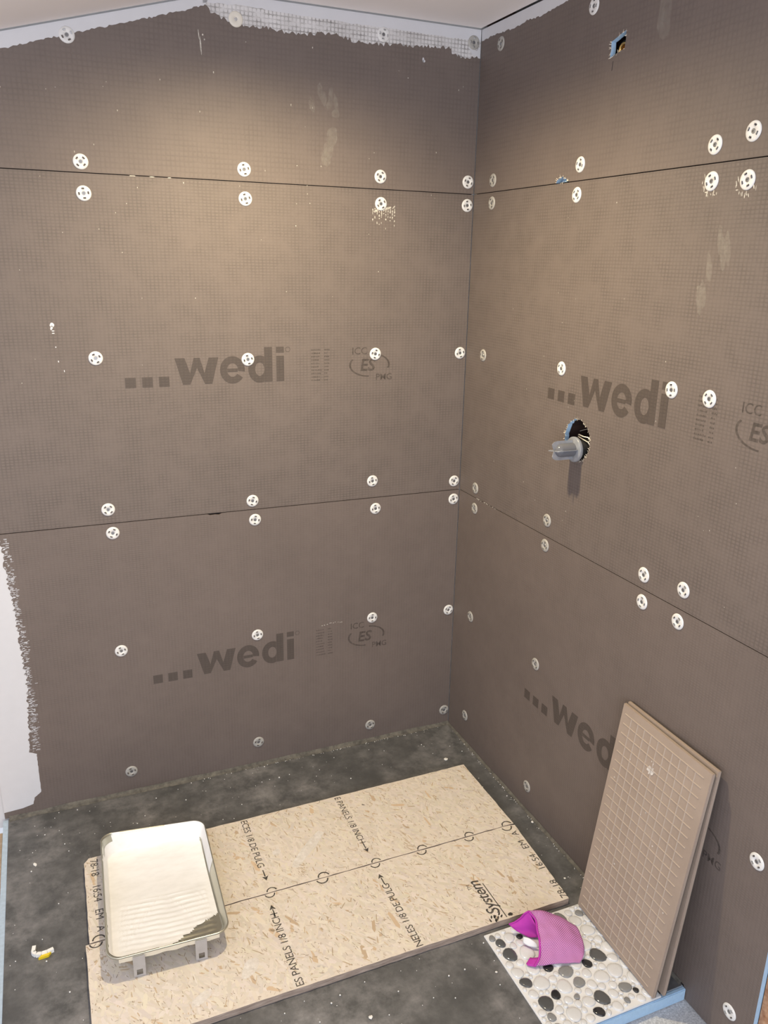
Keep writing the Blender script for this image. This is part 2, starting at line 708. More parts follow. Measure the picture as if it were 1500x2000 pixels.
slot = [(0.6115, 2.021), (0.6145, 2.022), (0.6160, 2.040), (0.6135, 2.041)]
sq = [(0.602, 2.047), (0.613, 2.050), (0.628, 2.054), (0.651, 2.059), (0.653, 2.075), (0.652, 2.094), (0.640, 2.091), (0.628, 2.088), (0.612, 2.083), (0.603, 2.081), (0.604, 2.065)]
bump_hole = [(0.481, ZS1 + GP), (0.478, ZS1 + 0.006), (0.468, ZS1 + 0.010), (0.455, ZS1 + 0.015), (0.444, ZS1 + 0.013), (0.433, ZS1 + 0.008), (0.427, ZS1 + GP)]
r_up = board(wall_right, MR, [(0.002, ZS1 + GP)] + bump_hole[::-1] + [(UE, ZS1 + GP), (UE, ZC - 0.003), (0.002, ZC - 0.003)], [slot, sq], M_board_fine)
hole = ring(0.611, 1.177, 0.0535, 56, 0.0016)
r_mid = board(wall_right, MR, [(0.002, ZS2 + GP), (UE, ZS2 + GP), (UE, ZS1 - GP), (0.002, ZS1 - GP)], [hole], M_board)
r_low = board(wall_right, MR, [(0.002, 0.002), (1.2065, 0.002), (1.2065, ZSUB + 0.003), (UE, ZSUB + 0.003), (UE, ZS2 - GP), (0.002, ZS2 - GP)], [], M_board_low)
# studs behind the right-hand boards
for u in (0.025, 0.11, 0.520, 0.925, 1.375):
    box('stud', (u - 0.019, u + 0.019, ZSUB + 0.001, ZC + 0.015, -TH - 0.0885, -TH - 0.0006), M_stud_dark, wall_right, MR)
box('stud', (1.398, 1.4365, ZSUB + 0.001, ZC + 0.015, -TH - 0.0885, -TH + 0.001), M_stud, wall_right, MR)
# dark strips added behind the seams, slit shade put into their colour
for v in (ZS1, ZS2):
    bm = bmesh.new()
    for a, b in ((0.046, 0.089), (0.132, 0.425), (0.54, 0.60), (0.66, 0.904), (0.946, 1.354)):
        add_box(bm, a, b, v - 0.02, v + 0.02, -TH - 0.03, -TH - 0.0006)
    obj('slit_shade_strip', bm, M_dark, wall_right, MR)
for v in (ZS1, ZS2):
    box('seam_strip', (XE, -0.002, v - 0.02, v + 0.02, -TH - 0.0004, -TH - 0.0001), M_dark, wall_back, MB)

# --- white paint on the boards: bands at the ceiling and the left edge


def jag(pts, step, amp, lean=0.0):
    out = []
    for (a, b), (c, d) in zip(pts, pts[1:]):
        n = max(1, int(math.hypot(c - a, d - b) / step))
        for k in range(n):
            f = k / n
            out.append((a + (c - a) * f + rnd.uniform(-.3, .3) * step, b + (d - b) * f + rnd.uniform(-amp, amp)))
    out.append(pts[-1])
    return out


def paint_sheet(name, outline, m, parent, w=0.0006):
    bm = bmesh.new()
    add_prism(bm, outline, 0.0002, w)
    bmesh.ops.recalc_face_normals(bm, faces=bm.faces)
    return obj(name, bm, m, parent)


low_left = [(-1.43, ZS1 + GP), (-1.425, 1.90), (-1.415, 1.985), (-1.38, 2.02), (-1.259, 2.055), (-1.146, 2.090), (-1.029, 2.125), (-0.907, 2.161), (-0.785, 2.199)]
paint_sheet('white_paint', jag(low_left, 0.006, 0.0025) + [(-0.76, ztop(-0.76)), (XE, ztop(XE)), (XE, ZS1 + GP)], M_white, b_up)
low_plain = [(-0.785, 2.206), (-0.70, 2.211), (-0.60, 2.209), (-0.4, 2.205), (-0.2, 2.205), (-0.06, 2.203), (-0.0015, 2.205)]
paint_sheet('white_paint', jag(low_plain, 0.012, 0.0015) + [(-0.0015, ZC - 0.003), (XR, ZC - 0.003), (-0.785, ztop(-0.785))], M_white, b_up)
low_scr = [(-0.782, 2.199), (-0.757, 2.184), (-0.706, 2.170), (-0.626, 2.168), (-0.558, 2.164), (-0.50, 2.168), (-0.446, 2.178), (-0.388, 2.164),
           (-0.30, 2.166), (-0.254, 2.169), (-0.15, 2.176), (-0.097, 2.177), (-0.085, 2.160), (-0.0015, 2.162)]
paint_sheet('scraped_paint', jag(low_scr, 0.0050, 0.0055) + [(-0.0015, 2.209), (-0.4, 2.209), (-0.70, 2.214), (-0.782, 2.210)], M_scraped, b_up, 0.0004)
paint_sheet('white_paint', jag([(-0.040, 2.185), (-0.030, 2.172), (-0.0015, 2.160)], 0.006, 0.001) + [(-0.0015, 2.192), (-0.014, 2.178), (-0.030, 2.187)], M_white, b_up, 0.0007)
low_r = [(0.002, 2.203), (0.06, 2.206), (0.112, 2.204), (0.18, 2.199), (0.24, 2.204), (0.30, 2.199), (0.36, 2.203), (0.44, 2.208), (0.50, 2.218), (0.56, ZC - 0.004)]
paint_sheet('white_paint', jag(low_r, 0.007, 0.0022) + [(0.002, ZC - 0.003)], M_white, r_up)
# left edge, lower and middle board
left_low = [(XE, 0.024), (-1.420, 0.027), (-1.391, 0.034), (-1.386, 0.055), (-1.366, 0.070), (-1.366, 0.20), (-1.384, 0.21), (-1.374, 0.33), (-1.370, 0.45), (-1.374, 0.57),
            (-1.379, 0.68), (-1.386, 0.76), (-1.389, ZS2 - GP)]
L2 = []
for (a, b), (c, d) in zip(left_low, left_low[1:]):
    n = max(1, int(math.hypot(c - a, d - b) / 0.006))
    for k in range(n):
        f = k / n
        amp = 0.0006 if b < 0.19 else 0.0045
        L2.append((a + (c - a) * f + rnd.uniform(-amp, amp), b + (d - b) * f))
L2.append(left_low[-1])
paint_sheet('white_paint', L2 + [(XE, ZS2 - GP)], M_white, b_low)
left_mid = [(-1.389, ZS2 + GP), (-1.388, 0.93), (-1.394, 0.98), (-1.40, 1.04), (-1.415, 1.12), (-1.425, 1.35), (-1.422, 1.6), (-1.43, ZS1 - GP)]
L3 = []
for (a, b), (c, d) in zip(left_mid, left_mid[1:]):
    for k in range(8):
        f = k / 8
        L3.append((a + (c - a) * f + rnd.uniform(-.004, .004), b + (d - b) * f))
paint_sheet('white_paint', L3 + [(-1.43, ZS1 - GP), (XE, ZS1 - GP), (XE, ZS2 + GP)], M_white, b_mid)
bm = bmesh.new()   # dry-brush dashes beyond the edge
for k in range(520):
    v = rnd.uniform(0.21, 0.87)
    u0 = -1.372 + rnd.gauss(0, 0.006) + (0.004 if v < 0.6 else -0.010 * (v - 0.6) / 0.27)
    w_, h_ = rnd.uniform(0.002, 0.009), rnd.uniform(0.0006, 0.0018)
    add_poly(bm, [(u0, v), (u0 + w_, v + rnd.uniform(-.001, .001)), (u0 + w_, v + h_), (u0, v + h_)], 0.0005)
o = obj('brush_marks', bm, M_white, b_low)
o['kind'] = 'stuff'

# --- printed lettering
GLY_H = 0.0725


def arc(cx, cy, rx, ry, a0, a1, n):
    return [(cx + rx * math.cos(R(a0 + (a1 - a0) * k / n)), cy + ry * math.sin(R(a0 + (a1 - a0) * k / n))) for k in range(n + 1)]


def band(bm, outer, inner):
    A = [bm.verts.new((p[0], p[1], 0)) for p in outer]
    B = [bm.verts.new((p[0], p[1], 0)) for p in inner]
    for i in range(len(A) - 1):
        bm.faces.new((B[i], A[i], A[i + 1], B[i + 1]))


def big_lettering(clip=9.0):
    """three squares and the heavy lower-case word, baseline v=0, starting at u=0, about 0.443 long"""
    bm = bmesh.new()
    for k in range(3):
        x = k * 0.0445
        add_poly(bm, [(x, -0.004), (x + 0.028, -0.004), (x + 0.028, 0.024), (x, 0.024)])
    x0, h = 0.134, GLY_H
    W = 0.120
    p = lambda a, b: (x0 + a * W, b * h)
    add_poly(bm, [p(0, 1), p(.225, 1), p(.335, .42), p(.33, 0), p(.16, 0)])
    add_poly(bm, [p(.335, .42), p(.43, 1), p(.5, .62), p(.33, 0)][::1])
    add_poly(bm, [p(.43, 1), p(.57, 1), p(.5, .62)])
    add_poly(bm, [p(.57, 1), p(.665, .42), p(.67, 0), p(.5, .62)])
    add_poly(bm, [p(.665, .42), p(.775, 1), p(1, 1), p(.84, 0), p(.67, 0)])
    # e
    cx, cy, rx, ry = 0.293, h * 0.5, 0.0355, h * 0.53
    band(bm, arc(cx, cy, rx, ry, -8, 325, 30), arc(cx, cy, rx * 0.44, ry * 0.50, -8, 325, 30))
    add_poly(bm, [(cx - rx * 0.41, cy - 0.0055), (cx + rx * 0.41, cy - 0.0055), (cx + rx * 0.43, cy + 0.004), (cx - rx * 0.43, cy + 0.004)])
    # d
    cx, rx = 0.3715, 0.0335
    band(bm, arc(cx, cy, rx, ry, 66, 294, 28), arc(cx, cy, rx * 0.40, ry * 0.50, 5, 355, 28))
    add_poly(bm, [(0.3855, 0), (0.4085, 0), (0.4085, 0.098), (0.3855, 0.098)])
    # i
    add_poly(bm, [(0.4205, 0), (0.4435, 0), (0.4435, h), (0.4205, h)])
    add_poly(bm, [(0.4205, 0.081), (0.4435, 0.081), (0.4435, 0.098), (0.4205, 0.098)])
    band(bm, arc(0.455, 0.090, 0.0075, 0.0075, 0, 360, 14), arc(0.455, 0.090, 0.0062, 0.0062, 0, 360, 14))
    if clip < 1:
        bmesh.ops.bisect_plane(bm, geom=bm.verts[:] + bm.edges[:] + bm.faces[:], plane_co=(clip, 0, 0), plane_no=(1, 0, 0), clear_outer=True)
    return bm


def small_lines():
    bm = bmesh.new()
    for c, (u, n, lens) in enumerate(((0.0, 10, 0.030), (0.040, 10, 0.014))):
        for r_ in range(n):
            v = r_ * 0.0098
            x = u
            while x < u + lens * rnd.uniform(0.7, 1.0):
                l = rnd.uniform(0.0015, 0.004)
                add_poly(bm, [(x, v), (x + l, v), (x + l, v + rnd.uniform(0.003, 0.0058)), (x, v + 0.0035)])
                x += l + rnd.uniform(0.0008, 0.002)
    return bm


def oval_mark():
    """ICC over an oval ring around ES, PMG at lower right; about 0.140 x 0.095, origin at lower left"""
    bm = join_meshes([(text_mesh('ICC', 0.030, 0.0002), T(0.008, 0.076)),
                      (text_mesh('PMG', 0.027, 0.0003), T(0.086, -0.002)),
                      (text_mesh('ES', 0.050, 0.0012, 0.15), T(0.034, 0.027))])
    band(bm, arc(0.066, 0.044, 0.066, 0.036, 150, 268, 20), arc(0.066, 0.044, 0.060, 0.032, 150, 268, 20))
    band(bm, arc(0.066, 0.044, 0.066, 0.036, -18, 82, 18), arc(0.066, 0.044, 0.060, 0.032, -18, 82, 18))
    return bm


PZ = 0.0003
obj('printed_lettering', big_lettering(), M_print, b_mid, T(-1.038, 1.2655, PZ))
obj('printed_lines', small_lines(), M_print_thin, b_mid, T(-0.512, 1.262, PZ))
obj('printed_oval_mark', oval_mark(), M_print_thin, b_mid, T(-0.394, 1.260, PZ))
obj('printed_lettering', big_lettering(), M_print, b_low, T(-1.021, 0.3655, PZ))
obj('printed_lines', small_lines(), M_print_thin, b_low, T(-0.502, 0.362, PZ))
obj('printed_oval_mark', oval_mark(), M_print_thin, b_low, T(-0.392, 0.361, PZ))
obj('printed_lettering', big_lettering(), M_print, r_mid, T(0.466, 1.266, PZ, 0, 1.022))
obj('printed_lines', small_lines(), M_print_thin, r_mid, T(1.006, 1.262, PZ))
obj('printed_oval_mark', oval_mark(), M_print_thin, r_mid, T(1.112, 1.262, PZ))
obj('printed_lettering', big_lettering(), M_print, r_low, T(0.468, 0.3655, PZ, 0, 1.022))
obj('printed_lines', small_lines(), M_print_thin, r_low, T(1.006, 0.362, PZ))
obj('printed_oval_mark', oval_mark(), M_print_thin, r_low, T(1.112, 0.362, PZ))


# --- smudges: handprint, scuffs
def blob(bm, cx, cy, rx, ry, rot=0, n=14, jit=0.15, z=0.0):
    c, s = math.cos(rot), math.sin(rot)
    pts = []
    for k in range(n):
        a = 2 * math.pi * k / n
        q = 1 + rnd.uniform(-jit, jit)
        x, y = rx * q * math.cos(a), ry * q * math.sin(a)
        pts.append((cx + x * c - y * s, cy + x * s + y * c))
    add_poly(bm, pts, z)


def smudge(name, blobs, m, parent, z=0.0003):
    bm = bmesh.new()
    for b in blobs:
        blob(bm, *b, z=z)
    return obj(name, bm, m, parent)


# handprint: fingers above, palm below (photo 610-680, 155-340)
smudge('handprint', [(-0.482, 2.035, 0.007, 0.022, 0.1), (-0.472, 2.018, 0.008, 0.020, 0.15), (-0.452, 2.030, 0.006, 0.022, -0.1), (-0.455, 2.006, 0.008, 0.016, -0.4), (-0.437, 2.006, 0.006, 0.026, 0.15),
                     (-0.437, 1.983, 0.012, 0.010, 0.3), (-0.505, 2.000, 0.008, 0.018, 0.2), (-0.449, 1.925, 0.015, 0.028, -0.2), (-0.460, 1.890, 0.016, 0.028, -0.3), (-0.466, 1.868, 0.014, 0.020, 0)], M_chalk, b_up)
smudge('paint_fleck', [(-0.180, 2.140, 0.0028, 0.006, 0.1), (-0.178, 2.137, 0.0045, 0.0035, 0)], M_white, b_up)
smudge('scuff', [(-0.796, 2.110, 0.0018, 0.020, 0.06), (-0.800, 2.135, 0.001, 0.012, 0.1), (-0.786, 2.125, 0.002, 0.002), (-0.79, 2.135, 0.002, 0.002)], M_chalk_strong, b_up)
fl_ = [(-1.207, 1.431, 0.0055, 0.0055, 0), (-1.2085, 1.424, 0.003, 0.006, -0.3), (-1.206, 1.416, 0.0035, 0.0014), (-1.206, 1.410, 0.0035, 0.0014), (-1.203, 1.375, 0.0014, 0.0016), (-1.20, 1.338, 0.0014, 0.0025), (-1.188, 1.313, 0.001, 0.003)]
smudge('paint_fleck', fl_, M_white, b_mid)
bl = []
for k in range(95):
    bl.append((-0.325 + rnd.uniform(0, 11) // 1 * 0.0068, 1.745 - abs(rnd.gauss(0, 0.016)) + 0.002, rnd.uniform(0.0008, 0.0022), rnd.uniform(0.001, 0.003), 0, 6, 0.2))
bl += [(-0.312, 1.742, 0.012, 0.0022, 0.35, 10, .2), (-0.283, 1.748, 0.018, 0.003, 0.25, 10, .2), (-0.26, 1.752, 0.006, 0.002, 0.8, 8, .2)]
o = smudge('paint_scrape', bl, M_chalk_strong, b_mid, 0.0004)
bl = []
for (u, v) in ((0.963, 1.766), (1.054, 1.762)):
    for k in range(15):
        a = rnd.uniform(R(150), R(330))
        d = rnd.uniform(0.021, 0.029)
        bl.append((u + d * math.cos(a), v + d * math.sin(a), rnd.uniform(0.0006, 0.0014), rnd.uniform(0.002, 0.006), rnd.choice((0, 0, 1.57, 0.3)), 6, 0.2))
smudge('chipped_flecks', bl, M_chalk_strong, r_mid, 0.0004)
smudge('scuff', [(0.945 + rnd.uniform(-.03, .12), 1.62 + rnd.uniform(-.1, .08), 0.008, 0.03, 0.2) for k in range(6)], M_chalk, r_mid)
smudge('scuff', [(1.0 + rnd.uniform(-.3, .3), 2.12 + rnd.uniform(-.04, .05), 0.02, 0.03, 0.2) for k in range(7)], M_chalk, r_up)
sf = [(rnd.uniform(-1.3, -.05), rnd.uniform(1.82, 2.15), rnd.uniform(.0006, .0014), rnd.uniform(.0006, .003), 0, 6, .2) for k in range(26)]
smudge('paint_specks', sf, M_chalk_strong, b_up)['kind'] = 'stuff'
sf = [(rnd.uniform(-1.3, -.05), ZS1 - abs(rnd.gauss(0, .25)), rnd.uniform(.0006, .0013), rnd.uniform(.0006, .002), 0, 6, .2) for k in range(28)]
sf += [(-1.0 + rnd.uniform(0, .12), ZS1 - 0.001, .006, .0012, 0, 6, .3) for k in range(4)]
smudge('paint_specks', sf, M_chalk_strong, b_mid)['kind'] = 'stuff'
sf = [(rnd.uniform(0.03, 1.3), rnd.uniform(.9, 1.78), rnd.uniform(.0006, .0013), rnd.uniform(.0006, .002), 0, 6, .2) for k in range(30)]
smudge('paint_specks', sf, M_chalk_strong, r_mid)['kind'] = 'stuff'
sf = [(rnd.uniform(0.10, 0.24) + 0.0, ZS2 + rnd.uniform(-.001, .001) + 0.0, rnd.uniform(.002, .006), .0009, 0, 6, .2) for k in range(14)]
smudge('paint_specks', sf, M_chalk_strong, r_mid)['kind'] = 'stuff'
sf = [(-0.48 + k * 0.0075 + rnd.uniform(-.002, .002), 0.470 + rnd.uniform(-.003, .004), .002, .0012, 0, 6, .2) for k in range(10)]
smudge('paint_specks', sf, M_chalk_strong, b_low)['kind'] = 'stuff'

# ------------------------------------------------------------------ fastening washers


def washer_mesh(name, m, slots=True):
    bm = bmesh.new()
    rad = [0.0042, 0.0062, 0.0095, 0.0130, 0.0158, 0.0178, 0.0183]
    hh = [0.0008, 0.0020, 0.0026, 0.0026, 0.0023, 0.0013, 0.0002]
    seg = 32
    rings = [[bm.verts.new((r * math.cos(2 * math.pi * k / seg), r * math.sin(2 * math.pi * k / seg), h)) for k in range(seg)] for r, h in zip(rad, hh)]
    for j in range(len(rings) - 1):
        for k in range(seg):
            if slots and j == 2 and k % 8 in (0, 1, 7):
                continue
            k2 = (k + 1) % seg
            bm.faces.new((rings[j][k], rings[j + 1][k], rings[j + 1][k2], rings[j][k2]))
    # short walls down the slots
    if slots:
        for q in range(4):
            ks = [(q * 8 + d) % seg for d in (-1, 0, 1, 2)]
            loop = [rings[2][k] for k in ks] + [rings[3][k] for k in ks[::-1]]
            low = [bm.verts.new((v.co.x, v.co.y, 0.0006)) for v in loop]
            for i in range(len(loop)):
                i2 = (i + 1) % len(loop)
                bm.faces.new((loop[i], loop[i2], low[i2], low[i]))
    bm.normal_update()
    me = bpy.data.meshes.new(name)
    bm.to_mesh(me)
    bm.free()
    me.materials.append(m)
    me.polygons.foreach_set('use_smooth', [True] * len(me.polygons))
    return me


bm = bmesh.new()
add_lathe(bm, [(0.0046, 0.0012), (0.0040, 0.0020), (0.0016, 0.0020), (0.0012, 0.0008), (0, 0.0008)], 14)
bm.normal_update()
SCREW = bpy.data.meshes.new('screw')
bm.to_mesh(SCREW)
bm.free()
SCREW.materials.append(M_screw)
W_WHITE = washer_mesh('washer_disc', M_washer)
W_DULL = washer_mesh('washer_disc_dull', M_washer_dull)
W_PAINT = washer_mesh('washer_disc_painted', M_washer_paint, False)


def washer(mw, u, v, label, group, me=None, screw=True):
    o = bpy.data.objects.new('fastening_washer', me or W_WHITE)
    link(o)
    o.matrix_world = mw @ T(u, v, 0.0003, rnd.uniform(0, 1.5))
    tag(o, label, 'washer', group)
    if screw:
        s = bpy.data.objects.new('screw', SCREW)
        link(s, o)
    return o


GB, GR = 'white fastening washers on the back wall', 'white fastening washers on the right wall'
rows = ['just below ceiling', 'above upper seam', 'below upper seam', 'at middle board lettering height', 'above lower seam',
        'below lower seam', 'halfway up bottom board', 'nearest floor']
cols_b = [('leftmost column', [(-1.111, 2.100), (-1.104, 1.824), (-1.103, 1.751), (-1.108, 1.344), (-1.109, 0.926), (-1.102, 0.856), (-1.106, 0.489), (-1.106, 0.075)]),
          ('second column from left', [(-0.705, 2.179), (-0.695, 1.829), (-0.694, 1.756), (-0.700, 1.330), (-0.699, 0.912), (-0.693, 0.852), (-0.696, 0.471), (-0.703, 0.085)]),
          ('third column from left', [(-0.301, 2.189), (-0.303, 1.832), (-0.300, 1.760), (-0.310, 1.336), (-0.313, 0.940), (-0.301, 0.848), (-0.306, 0.468), (-0.307, 0.061)]),
          ('column beside corner', [(-0.024, 2.199), (-0.022, 1.832), (-0.021, 1.767), (-0.022, 1.332), (-0.022, 0.915), (-0.021, 0.853), (-0.021, 0.452), (-0.020, 0.058)])]
for cn, pts in cols_b:
    for rn, (u, v) in zip(rows, pts):
        me, sc, word = W_WHITE, True, 'white slotted washer'
        if cn.startswith('second') and v > 2.1:
            me, sc, word = W_PAINT, False, 'cream washer smothered in paint'
        elif cn.startswith('third') and v > 2.1:
            me, word = W_WHITE, 'paint smeared washer'
        elif cn.startswith('column') and v > 2.1:
            me, word = W_DULL, 'grey washer half under paint'
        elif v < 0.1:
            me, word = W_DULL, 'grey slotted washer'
        washer(MB, u, v, '%s on back wall, %s, %s' % (word, cn, rn), GB, me, sc)
cols_r = [('column nearest corner', [(0.113, 2.176), (0.110, 1.830), (0.111, 1.769), (0.109, 1.336), (0.106, 0.916), (0.108, 0.849), (0.120, 0.474), (0.120, 0.099)]),
          ('second column from corner', [(0.527, 2.169), (0.525, 1.835), (0.521, 1.767), (0.518, 1.347), (0.510, 0.931), (0.510, 0.858), (0.512, 0.492), (0.520, 0.081)]),
          ('third column from corner', [None, (0.960, 1.832), (0.963, 1.766), (0.925, 1.352), (0.910, 0.920), (0.915, 0.854)]),
          ('fourth column from corner', [None, (1.052, 1.845), (1.054, 1.762), (1.035, 1.350), (1.037, 0.932), (1.033, 0.855)]),
          ('right of the leaning tiles', [None] * 6 + [(1.334, 0.453), (1.336, 0.059)])]
for ci, (cn, pts) in enumerate(cols_r):
    for rn, p in zip(rows, pts):
        if p is None:
            continue
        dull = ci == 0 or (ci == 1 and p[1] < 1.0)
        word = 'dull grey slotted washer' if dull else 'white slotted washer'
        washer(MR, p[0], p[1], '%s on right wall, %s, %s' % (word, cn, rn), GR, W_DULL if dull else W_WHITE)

# frayed glass fibres round the cut-outs


def fray(parent, pts, n, lmin, lmax):
    bm_ = bmesh.new()
    m_ = len(pts)
    cx_ = sum(p[0] for p in pts) / m_
    cy_ = sum(p[1] for p in pts) / m_
    for k in range(n):
        i = rnd.randrange(m_)
        f = rnd.random()
        a, b = pts[i], pts[(i + 1) % m_]
        p = Vector((a[0] + (b[0] - a[0]) * f, a[1] + (b[1] - a[1]) * f, 0.0004))
        d = Vector((p.x - cx_, p.y - cy_, 0)).normalized()
        if rnd.random() < 0.5:
            d = -d
        d = (d + Vector((rnd.uniform(-.7, .7), rnd.uniform(-.7, .7), rnd.uniform(0, .5)))).normalized()
        L = rnd.uniform(lmin, lmax)
        s_ = Vector((-d.y, d.x, 0)).normalized() * rnd.uniform(0.0004, 0.0009)
        q = p + d * L
        vs = [bm_.verts.new(v) for v in (p - s_, p + s_, q + s_ * 0.5, q - s_ * 0.5)]
        bm_.faces.new(vs)
    o_ = obj('frayed_fibres', bm_, M_fray, parent)
    o_['kind'] = 'stuff'


M_fray = plain('frayed_fibres', (0.74, 0.68, 0.58, 1), 0.7, var=0.1)
fray(r_mid, hole, 110, 0.002, 0.006)
fray(r_up, sq, 40, 0.002, 0.007)
fray(r_up, bump_hole, 30, 0.002, 0.007)

# ------------------------------------------------------------------ shower valve and pipe in the cut-outs
VY, VZ = -0.613, 1.154
valve = empty('shower_valve', (0, VY, VZ))
tag(valve, 'grey plastic capped shower valve poking out of the round hole in the right wall', 'valve')
TOX = Matrix.Rotation(R(-90), 4, 'Y')     # local z -> -x (into the room)
bm = bmesh.new()
add_lathe(bm, [(0, -0.095), (0.021, -0.095), (0.021, -0.03), (0.024, -0.028), (0.024, 0.0), (0.018, 0.002), (0, 0.002)], 28, TOX)
obj('valve_body', bm, M_black, valve, smooth=False)
bm = bmesh.new()
add_lathe(bm, [(0, 0.003), (0.031, 0.003), (0.0325, 0.005), (0.0325, 0.011), (0.030, 0.013), (0.0, 0.0135)], 36, TOX)
obj('guard_flange', bm, M_clear, valve, smooth=True)
bm = bmesh.new()
add_lathe(bm, [(0.0178, 0.0136), (0.0175, 0.050), (0.0150, 0.058), (0.008, 0.065), (0, 0.067)], 36, TOX)
obj('guard_dome', bm, M_smoke, valve, smooth=True)
for a in (R(8), R(98)):
    bm = bmesh.new()
    prof = [(-0.0245, 0.0135), (0.0245, 0.0135), (0.0245, 0.058)] + [(0.0245 - 0.010 * (1 - math.cos(t_)) - 0.0, 0.058 + 0.017 * math.sin(t_)) for t_ in (0.5, 1.0, 1.5)]
    prof += [(0.008, 0.073), (0.0, 0.069), (-0.008, 0.073)] + [(-(0.0245 - 0.010 * (1 - math.cos(t_))), 0.058 + 0.017 * math.sin(t_)) for t_ in (1.5, 1.0, 0.5)] + [(-0.0245, 0.058)]
    pts = [(p[0], p[1]) for p in prof]
    add_prism(bm, pts, -0.001, 0.001)
    # plate lies in local XY with its length along y: turn y -> z, then about the axis, then into the room
    bmesh.ops.transform(bm, matrix=TOX @ Matrix.Rotation(a, 4, 'Z') @ Matrix.Rotation(R(90), 4, 'X'), verts=bm.verts)
    bmesh.ops.recalc_face_normals(bm, faces=bm.faces)
    obj('guard_fin', bm, M_clear, valve)
bm = bmesh.new()
add_lathe(bm, [(0, 0.0141), (0.0115, 0.0141), (0.0115, 0.044), (0.009, 0.047), (0, 0.047)], 20, TOX)
obj('cartridge_stem', bm, M_black, valve)
bm = bmesh.new()
add_tube(bm, [(0.010, 0.012, 0.034), (0.006, 0.004, 0.037), (0.006, -0.004, 0.036), (0.009, -0.012, 0.034), (0.014, -0.022, 0.034), (0.016, -0.030, 0.030), (0.014, -0.036, 0.022)], 0.0016, 8)
add_tube(bm, [(0.010, 0.012, 0.030), (0.007, 0.002, 0.030), (0.010, -0.012, 0.026), (0.014, -0.026, 0.022), (0.013, -0.038, 0.014)], 0.0016, 8)
obj('retaining_clip', bm, M_steelwire, valve, smooth=True)
bm = bmesh.new()
add_tube(bm, [(0.026, 0.028, 0.040), (0.026, 0.010, 0.047), (0.028, -0.012, 0.055), (0.03, -0.032, 0.064)], 0.0008, 6)
obj('wire', bm, M_steelwire, valve)
box('mount_bracket', (0.030, 0.040, -0.048, -0.028, 0.0, 0.04), M_brass, valve)

pipe = empty('pipe_fitting', (0.0275, -0.6255, 2.062))
tag(pipe, 'brass pipe fitting seen inside the square cut-out near the ceiling', 'pipe')
bm = bmesh.new()
add_lathe(bm, [(0.011, -0.03), (0.0165, -0.028), (0.0175, 0.0), (0.0165, 0.012), (0.0125, 0.013), (0.0115, 0.006), (0.0105, -0.012), (0, -0.012)], 28, TOX)
obj('collar', bm, M_brass, pipe, smooth=True)
bm = bmesh.new()
add_lathe(bm, [(0.0182, 0.0035), (0.0205, 0.004), (0.0205, 0.009), (0.0182, 0.0095)], 28, TOX)
obj('seal_ring', bm, M_black, pipe, smooth=True)
box('foam_scrap', (0.0145, 0.018, -0.452, -0.428, 1.802, 1.814), M_foam, None)
tag(bpy.data.objects['foam_scrap'], 'scrap of blue foam showing in the chipped upper seam of the right wall', 'scrap')

# ------------------------------------------------------------------ shower base
base = empty('shower_pan', (0, 0, ZSUB))
tag(base, 'dark grey foam shower base with blue cut front edge under the osb boards', 'shower base')
off = Matrix.Translation((0, 0, -ZSUB))
box('foam_core', (-1.4775, -0.0006, -1.2055, -0.0006, ZSUB + 0.0003, -0.0022), M_foam_pale, base, off)
bm = bmesh.new()
add_box(bm, -1.463, -0.0008, -1.2035, -0.0008, -0.0021, 0.0)
obj('top_skin', bm, M_skin, base, off)
bm = bmesh.new()   # worn sealant fillets along both walls
for k in range(60):
    pass
N = 70
prev = None
for k in range(N + 1):
    x = -1.460 + (1.459) * k / N
    s = 0.010 + 0.003 * noise.noise((x * 9, 0, 0))
    ring_ = [bm.verts.new((x, -0.0008, s)), bm.verts.new((x, -s * 0.5, s * 0.42)), bm.verts.new((x, -s * 1.5, 0.0004))]
    if prev:
        for j in range(2):
            bm.faces.new((prev[j], prev[j + 1], ring_[j + 1], ring_[j]))
    prev = ring_
obj('joint_sealant', bm, M_seal, base, off, smooth=True)
bm = bmesh.new()
prev = None
for k in range(N + 1):
    y = -0.002 - 1.198 * k / N
    s = 0.006 + 0.002 * noise.noise((y * 9, 3, 0))
    ring_ = [bm.verts.new((-0.0008, y, s)), bm.verts.new((-s * 0.5, y, s * 0.42)), bm.verts.new((-s * 1.5, y, 0.0004))]
    if prev:
        for j in range(2):
            bm.faces.new((ring_[j], ring_[j + 1], prev[j + 1], prev[j]))
    prev = ring_
obj('joint_sealant', bm, M_seal, base, off, smooth=True)
# blue strip along the front edge, worn
box('edge_foam', (-1.4775, -0.0006, -1.216, -1.2057, ZSUB + 0.0003, -0.001), M_foam, base, off, bevel=0.002)

# ------------------------------------------------------------------ osb boards
ZO = 0.018
OFFICE = []


